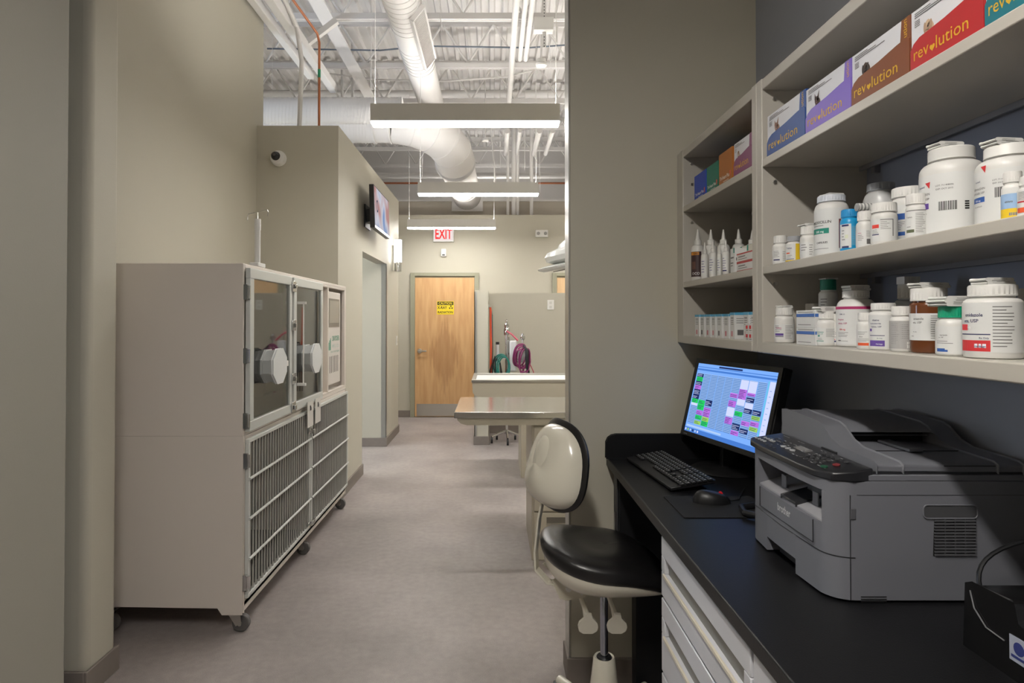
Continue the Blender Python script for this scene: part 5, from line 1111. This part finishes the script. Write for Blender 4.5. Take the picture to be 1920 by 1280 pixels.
for a in (('giant white bottle with a purple dose mark, largest on the middle shelf', 1735, 1837, .83, 279, '250 mg', 'CEPHALEXIN', PUR), ('giant white bottle with a blue dose mark at the right end', 1842, 1944, .83, 274, '500 mg', 'CEPHALEXIN', BLU)):
    t, cx, cy, zt, r = giant(*a); fa = facing(cx, cy); lo = [c for c in t.children if c.name.startswith('label')][0]; mb = MB(); rg = random.Random(4); H = .11; z0 = Z2+.045
    x = -22.0
    while x < 8: w_ = rg.uniform(.6, 1.8); patch(mb, cx, cy, r+.0008, fa, x, x+w_, z0, z0+.016); x += w_+rg.uniform(.6, 1.6)
    for i in range(4): patch(mb, cx, cy, r+.0008, fa, 22, 30, z0+.004*i, z0+.004*i+.0025)
    mb.build('barcode', BLK, lo, flat=True)
    q = [V(cx, cy, 0)+fa(an)*(r+.0008)+V(0, 0, z) for an, z in ((-50, Z2+.098), (-38, Z2+.099), (-40, Z2+.087))]
    MB().poly(q).build('red_corner_mark', col(RED), lo, flat=True)
    leaflet(cx-.01, cy, zt, .03, .045, .010, .1, 'folded leaflet on the giant bottle with the %s dose mark' % ('purple' if a[7] == PUR else 'blue'), folds=2)
bottle('small front bottle with a blue and yellow label at the right end', 1884, 1918, 322, .762, Z2, capf=.22, lab=(.02, .98), bits=((-90, 60, 0, .3, YLW), (-90, 60, .3, .8, (150, 180, 214)), (-20, 40, .06, .16, BLU)), texts=(('ablets', -20, .5, .1, GRY),))
bottle('small bottle with orange print at the frame edge of the middle shelf', 1915, 1952, 330, .765, Z2, capf=.22, lab=(.02, .98), bits=((-70, 40, .1, .3, ORG_), (-70, 40, .5, .56, RED)), lines=((-60, 30, .6, .95, 6),))

# ---- display cartons on the top shelves
GOLD = col((214, 170, 40)); WC = mat('carton_white', (214, 214, 218), .45)
def display(label, px0, px1, h, c, c2, pet, X0=.748, small=False, word='revolution', group='flea treatment display cartons'):
    cm = mat('carton_%d_%d_%d' % c, c, .4); t = carton('display_carton', label, px0, px1, Z3, h, X0=X0+.0015, dep=.11, m=WC, group=group)
    y1 = (X0+.0015)*F/(px0-VX); y0 = (X0+.0015)*F/(px1-VX); W = y1-y0; o = V(X0+.0015, y1, Z3); u = V(0, -1, 0); v = V(0, 0, 1); n = V(-1, 0, 0)
    sw = W*.16
    MB().oprism([(W-sw, 0), (W, 0), (W, h), (W-sw*.8, h), (W-sw*.95, h*.6)], o, u, v, n, .0005).build('coloured_spine', cm, t)
    MB().oprism([(0, 0), (W, 0), (W, h*.60), (W-.006, h*.645), (W*.8, h*.62), (W*.5, h*.55), (W*.14, h*.50), (W*.05, h*.44), (0, h*.34)], o+n*.0006, u, v, n, .0014).build('front_lip', cm, t)
    MB().box(X0+.0015, X0+.111, y0-.0012, y0-.0002, Z3, Z3+h).build('side_flap', cm, t)
    mb = MB(); e = o+n*.0023; s = h*.30
    mb_w = W*.80; x0 = W*.05
    tw = {'rev': .22, 'lution': .44}
    ptext(mb, 'rev', e+u*(x0+mb_w*.14)+v*h*.15, u, v, s, 0, 0.0, mb_w*.28)
    hx, hz, hr = x0+mb_w*.355, h*.205, h*.065
    hp = [(hx+hr*.95*math.sin(q)**3, hz+hr*(.81*math.cos(q)-.31*math.cos(2*q)-.12*math.cos(3*q)-.06*math.cos(4*q))) for q in [2*math.pi*i/18 for i in range(18)]]
    MB().poly([e+u*a+v*b for a, b in hp]).build('heart_mark', GOLD, t, flat=True)
    ptext(mb, 'lution', e+u*(x0+mb_w*.69)+v*h*.15, u, v, s, 0, 0.0, mb_w*.54)
    e2 = o+n*.0008
    if not small: m2 = MB(); ptext(m2, 'lution', e2+u*(W-sw*.28)+v*h*.80, v, -u, sw*.55, 0, 0.0, h*.34); m2.build('spine_lettering', GOLD, t, flat=True)
    mb.build('lettering', GOLD, t, flat=True)
    mb = MB(); e3 = o+n*.0006
    rg = random.Random(int(px0))
    for i in range(3): mb.oprism([(W*.06, 0), (W*(.3+.15*i), 0), (W*(.3+.15*i), h*.012), (W*.06, h*.012)], e3+v*h*(.93-.035*i), u, v, n, .0002)
    for i in range(4): mb.oprism([(W*.06, 0), (W*.14, 0), (W*.14, h*.01), (W*.06, h*.01)], e3+v*h*(.8-.03*i), u, v, n, .0002)
    mb.build('small_print', col(GRY), t, kind='stuff', flat=True)
    # printed picture of a small pet's head
    mb = MB(); pc_ = W*.26; pz_ = h*.62
    def ell(cx, cz, rx, rz, m): mb.poly([e3+n*(.0001+.00008*m)+u*(cx+rx*math.cos(q))+v*(cz+rz*math.sin(q)) for q in [2*math.pi*i/14 for i in range(14)]], m)
    def tri(a, b, c, m): mb.poly([e3+n*.0001+u*p[0]+v*p[1] for p in (a, b, c)], m)
    ell(pc_+W*.03, h*.52, W*.06, h*.14, 0); ell(pc_, pz_, W*.045, h*.09, 0)
    if pet[0] == 'up': tri((pc_-W*.05, pz_+h*.02), (pc_-W*.045, pz_+h*.17), (pc_-W*.01, pz_+h*.07), 0); tri((pc_+W*.05, pz_+h*.02), (pc_+W*.06, pz_+h*.2), (pc_+W*.01, pz_+h*.07), 0)
    else: ell(pc_-W*.045, pz_-h*.02, W*.02, h*.09, 1); ell(pc_+W*.045, pz_-h*.02, W*.02, h*.09, 1)
    ell(pc_, pz_-h*.035, W*.022, h*.04, 1); ell(pc_, pz_-h*.02, W*.010, h*.015, 2)
    mb.build('pet_picture', [col(pet[1]), col(pet[2]), col((20, 18, 18))], t, flat=True)
    return t
display('blue and white display carton, leftmost on the top shelf', 1441, 1513, .112, (32, 72, 140), 0, ('up', (150, 110, 90), (190, 160, 150)))
display('lilac and white display carton on the top shelf', 1514, 1600, .106, (124, 100, 190), 0, ('up', (82, 66, 62), (120, 90, 86)))
display('brown and white display carton on the top shelf', 1601, 1711, .106, (122, 68, 40), 0, ('down', (74, 58, 50), (50, 40, 38)))
display('red and white display carton on the top shelf', 1713, 1852, .106, (176, 34, 40), 0, ('down', (198, 170, 140), (170, 140, 116)))
display('teal display carton at the right end of the top shelf', 1854, 2010, .10, (22, 110, 124), 0, ('up', (120, 100, 90), (90, 70, 60)))
display('plum and white display carton on the left unit top shelf', 1378, 1412, .098, (130, 72, 108), 0, ('down', (120, 84, 60), (200, 190, 180)), X0=.742, small=True)
def heartbox(label, px0, px1, h, c, X0=.752, dep=.10):
    def deco(t, X0, y0, y1, z, h, dep):
        mb = MB(); W = y1-y0; o = V(X0-.0006, y1, z); u = V(0, -1, 0); v = V(0, 0, 1)
        ptext(mb, 'Tri-Heart Plus', o+u*W*.45+v*h*.16, u, v, h*.16, 0, .02, W*.72); ptext(mb, 'ivermectin', o+u*W*.55+v*h*.06, u, v, h*.07, 0, .01, W*.4)
        mb.poly([o+u*(W*.87+a)+v*(h*.22+b) for a, b in ((-.005, .008), (0, .011), (.005, .008), (.003, -.004), (0, -.010), (-.003, -.004))], 1)
        mb.build('lettering', [col((235, 232, 228)), col((226, 96, 84))], t, flat=True)
    return carton('tablet_box', label, px0, px1, Z3, h, X0=X0, dep=dep, m=mat('box_%d_%d_%d' % c, c, .4), group='coloured tablet boxes on the left unit', deco=deco)
heartbox('royal blue tablet box, first in the row on the left unit', 1303, 1325, .092, (16, 62, 168))
heartbox('green tablet box between the blue and orange boxes', 1326, 1348, .092, (10, 110, 92))
heartbox('orange brown tablet box, tallest of the coloured three', 1349, 1374, .105, (170, 104, 44))

# ---- left unit, middle shelf: dropper bottles and cartons
def dropper(label, xl, xr, ytip, Xc, lab=None, name='dropper_bottle', bits=(), texts=(), lines=None, group='white dropper bottles'):
    D, r, h = place(xl, xr, ytip, Xc, Z2); cx, cy = Xc, D; fa = facing(cx, cy)
    t = thing(name, label, 'bottle', (cx, cy, Z2), group); hb = h*.70
    prof = [(r*.92, 0), (r, .003), (r, hb*.86)]+[(r*.5+r*.5*math.cos(q), hb*.86+hb*.13*math.sin(q)) for q in (.4, .8, 1.2, 1.57)]
    MB().lathe(prof, (cx, cy, Z2), 28).build('body', BW, t)
    MB().lathe([(r*.56, hb*.99), (r*.56, hb*1.12), (r*.36, hb*1.14), (r*.30, hb*1.18), (r*.12, h-.002), (r*.08, h)], (cx, cy, Z2), 24).build('nozzle', CW, t)
    z0, z1 = Z2+hb*.12, Z2+hb*.80; lb = MB(); patch(lb, cx, cy, r+.0003, fa, -95, 30, z0, z1); lo = lb.build('label', lab or LB, t)
    mats = []; 
    def mid(c):
        m_ = col(c) if isinstance(c, tuple) else c
        if m_ not in mats: mats.append(m_)
        return mats.index(m_)
    pb = MB(); H = z1-z0
    for a0, a1, f0, f1, c in bits: patch(pb, cx, cy, r+.0006, fa, a0, a1, z0+H*f0, z0+H*f1, mid(c))
    for s, a, f, size, c in texts: wtext(pb, s, (cx, cy), r+.0008, fa, a, z0+H*f, size*H, mid(c), .012)
    rg = random.Random(int(xl))
    for i in range(5 if not texts else 0): patch(pb, cx, cy, r+.0006, fa, -55, -55+rg.uniform(30, 70), z0+H*(.2+.15*i), z0+H*(.24+.15*i), mid((120, 116, 150)))
    pb.build('label_print', mats, lo, flat=True)
dropper('dropper bottle with a dark brown label, leftmost on the left unit', 1297, 1321, 429, .785, lab=mat('label_brown', (62, 40, 42), .5), bits=((-70, 10, .86, .98, (200, 130, 40)), (-60, -20, .3, .6, (100, 70, 60))), texts=(('OCO', -20, .08, .14, (225, 225, 225)), ('EAR', -20, .88, .1, (60, 40, 30))))
dropper('tall white dropper bottle second from the left, in the back row', 1322, 1345, 430, .80)
dropper('tall white dropper bottle third from the left, in the back row', 1346, 1368, 430, .805)
dropper('grey-white dropper bottle behind the small cartons', 1374, 1397, 429, .86)
dropper('grey-white dropper bottle beside the unit stile, behind the red edged cartons', 1399, 1424, 431, .86)
dropper('small white dropper bottle at the front, beside the brown label bottle', 1315, 1329, 454, .765, group='small dropper bottles in the front row')
dropper('small white dropper bottle at the front with a purple label, second in the row', 1330, 1344, 452, .757, group='small dropper bottles in the front row')
dropper('small white dropper bottle at the front, third in the row', 1345, 1354, 455, .768, group='small dropper bottles in the front row')
dropper('small white dropper bottle at the front with a blue band, last in the row', 1355, 1368, 451, .757, bits=((-60, 10, .02, .1, NAVY),), group='small dropper bottles in the front row')
def deco_teal(t, X0, y0, y1, z, h, dep):
    mb = MB(); faceq(mb, X0, y0, y1, z, h, .75, 1, .8, 1, 0); faceq(mb, X0, y0, y1, z, h, .1, .7, .4, .44, 1); faceq(mb, X0, y0, y1, z, h, .1, .6, .3, .33, 1); faceq(mb, X0, y0, y1, z, h, .1, .8, .6, .66, 1); nearq(mb, X0, dep, y0, z, h, .1, .7, .5, .62, 1)
    mb.build('box_print', [col(TEAL), col(GRY)], t, flat=True)
for i, (a, b, X0) in enumerate(((1370, 1378, .762), (1380, 1392, .80), (1393, 1404, .80), (1405, 1419, .80))):
    carton('medicine_box', 'white and teal upright carton on the left unit, %s' % ('nearest the small droppers', 'first of the three behind', 'middle of the three behind', 'last of the three behind')[i], a, b, Z2, .088 if i else .08, X0=X0, dep=.04, deco=deco_teal, m=mat('carton_cream', (206, 202, 190), .5) if i else LB, group='white and teal cartons')
def deco_red(t, X0, y0, y1, z, h, dep):
    mb = MB(); faceq(mb, X0, y0, y1, z, h, 0, 1, .86, 1, 0); faceq(mb, X0, y0, y1, z, h, .1, .5, .55, .65, 1); faceq(mb, X0, y0, y1, z, h, .1, .6, .3, .36, 1); faceq(mb, X0, y0, y1, z, h, 0, 1, 0, .1, 0)
    mb.build('box_print', [col((180, 60, 60)), col(GRY)], t, flat=True)
for i in range(2): carton('medicine_box', 'flat white carton with red edges, %s of the pair' % ('lower', 'upper')[i], 1382, 1415, Z2+.0275*i, .027, X0=.750, dep=.045, deco=deco_red, group='flat red edged cartons')
# ---- left unit, bottom shelf
def deco_vac(t, X0, y0, y1, z, h, dep):
    mb = MB(); faceq(mb, X0, y0, y1, z, h, 0, 1, .9, 1, 0); nearq(mb, X0, dep, y0, z, h, 0, 1, .9, 1, 0)
    for f in (.55, .62, .69, .76, .8): faceq(mb, X0, y0, y1, z, h, .2, .8, f, f+.02, 1)
    for f in (.6, .68, .76): nearq(mb, X0, dep, y0, z, h, .1, .8, f, f+.02, 1)
    nearq(mb, X0, dep, y0, z, h, .15, .8, .15, .35, 1); faceq(mb, X0, y0, y1, z, h, .3, .6, .1, .3, 2 if int(y0*100) % 2 else 1)
    mb.build('box_print', [col((84, 160, 196)), col(GRY), col((200, 120, 130))], t, flat=True)
nm = ('first', 'second', 'third', 'fourth', 'fifth', 'sixth', 'seventh', 'eighth', 'ninth')
for i, (a, b) in enumerate(((1303, 1311), (1312.5, 1320.5), (1323, 1331.5), (1334, 1341), (1344, 1353), (1357, 1366), (1369, 1377), (1394, 1403), (1408, 1416))):
    carton('vaccine_box', 'slim white box with a pale blue top, %s from the left on the bottom shelf' % nm[i], a, b, Z1, .080 if i < 6 else .084, X0=.756+(.004 if i % 2 else 0), dep=.06, deco=deco_vac, group='slim white and blue boxes in a row')
def deco_pill(t, X0, y0, y1, z, h, dep):
    mb = MB()
    for i in range(3): faceq(mb, X0, y0, y1, z, h, .08+.32*i, .26+.32*i, .35, .75, 0); faceq(mb, X0, y0, y1, z, h, .08+.32*i, .3+.32*i, .15, .22, 1)
    mb.build('box_print', [col(RED), col(GRY)], t, flat=True)
for i in range(2): carton('medicine_box', 'tiny white carton with red squares, %s one' % ('lower', 'upper')[i], 1397, 1417, Z1+.0255*i, .025, X0=.7425, dep=.011, deco=deco_pill, group='tiny red and white cartons')
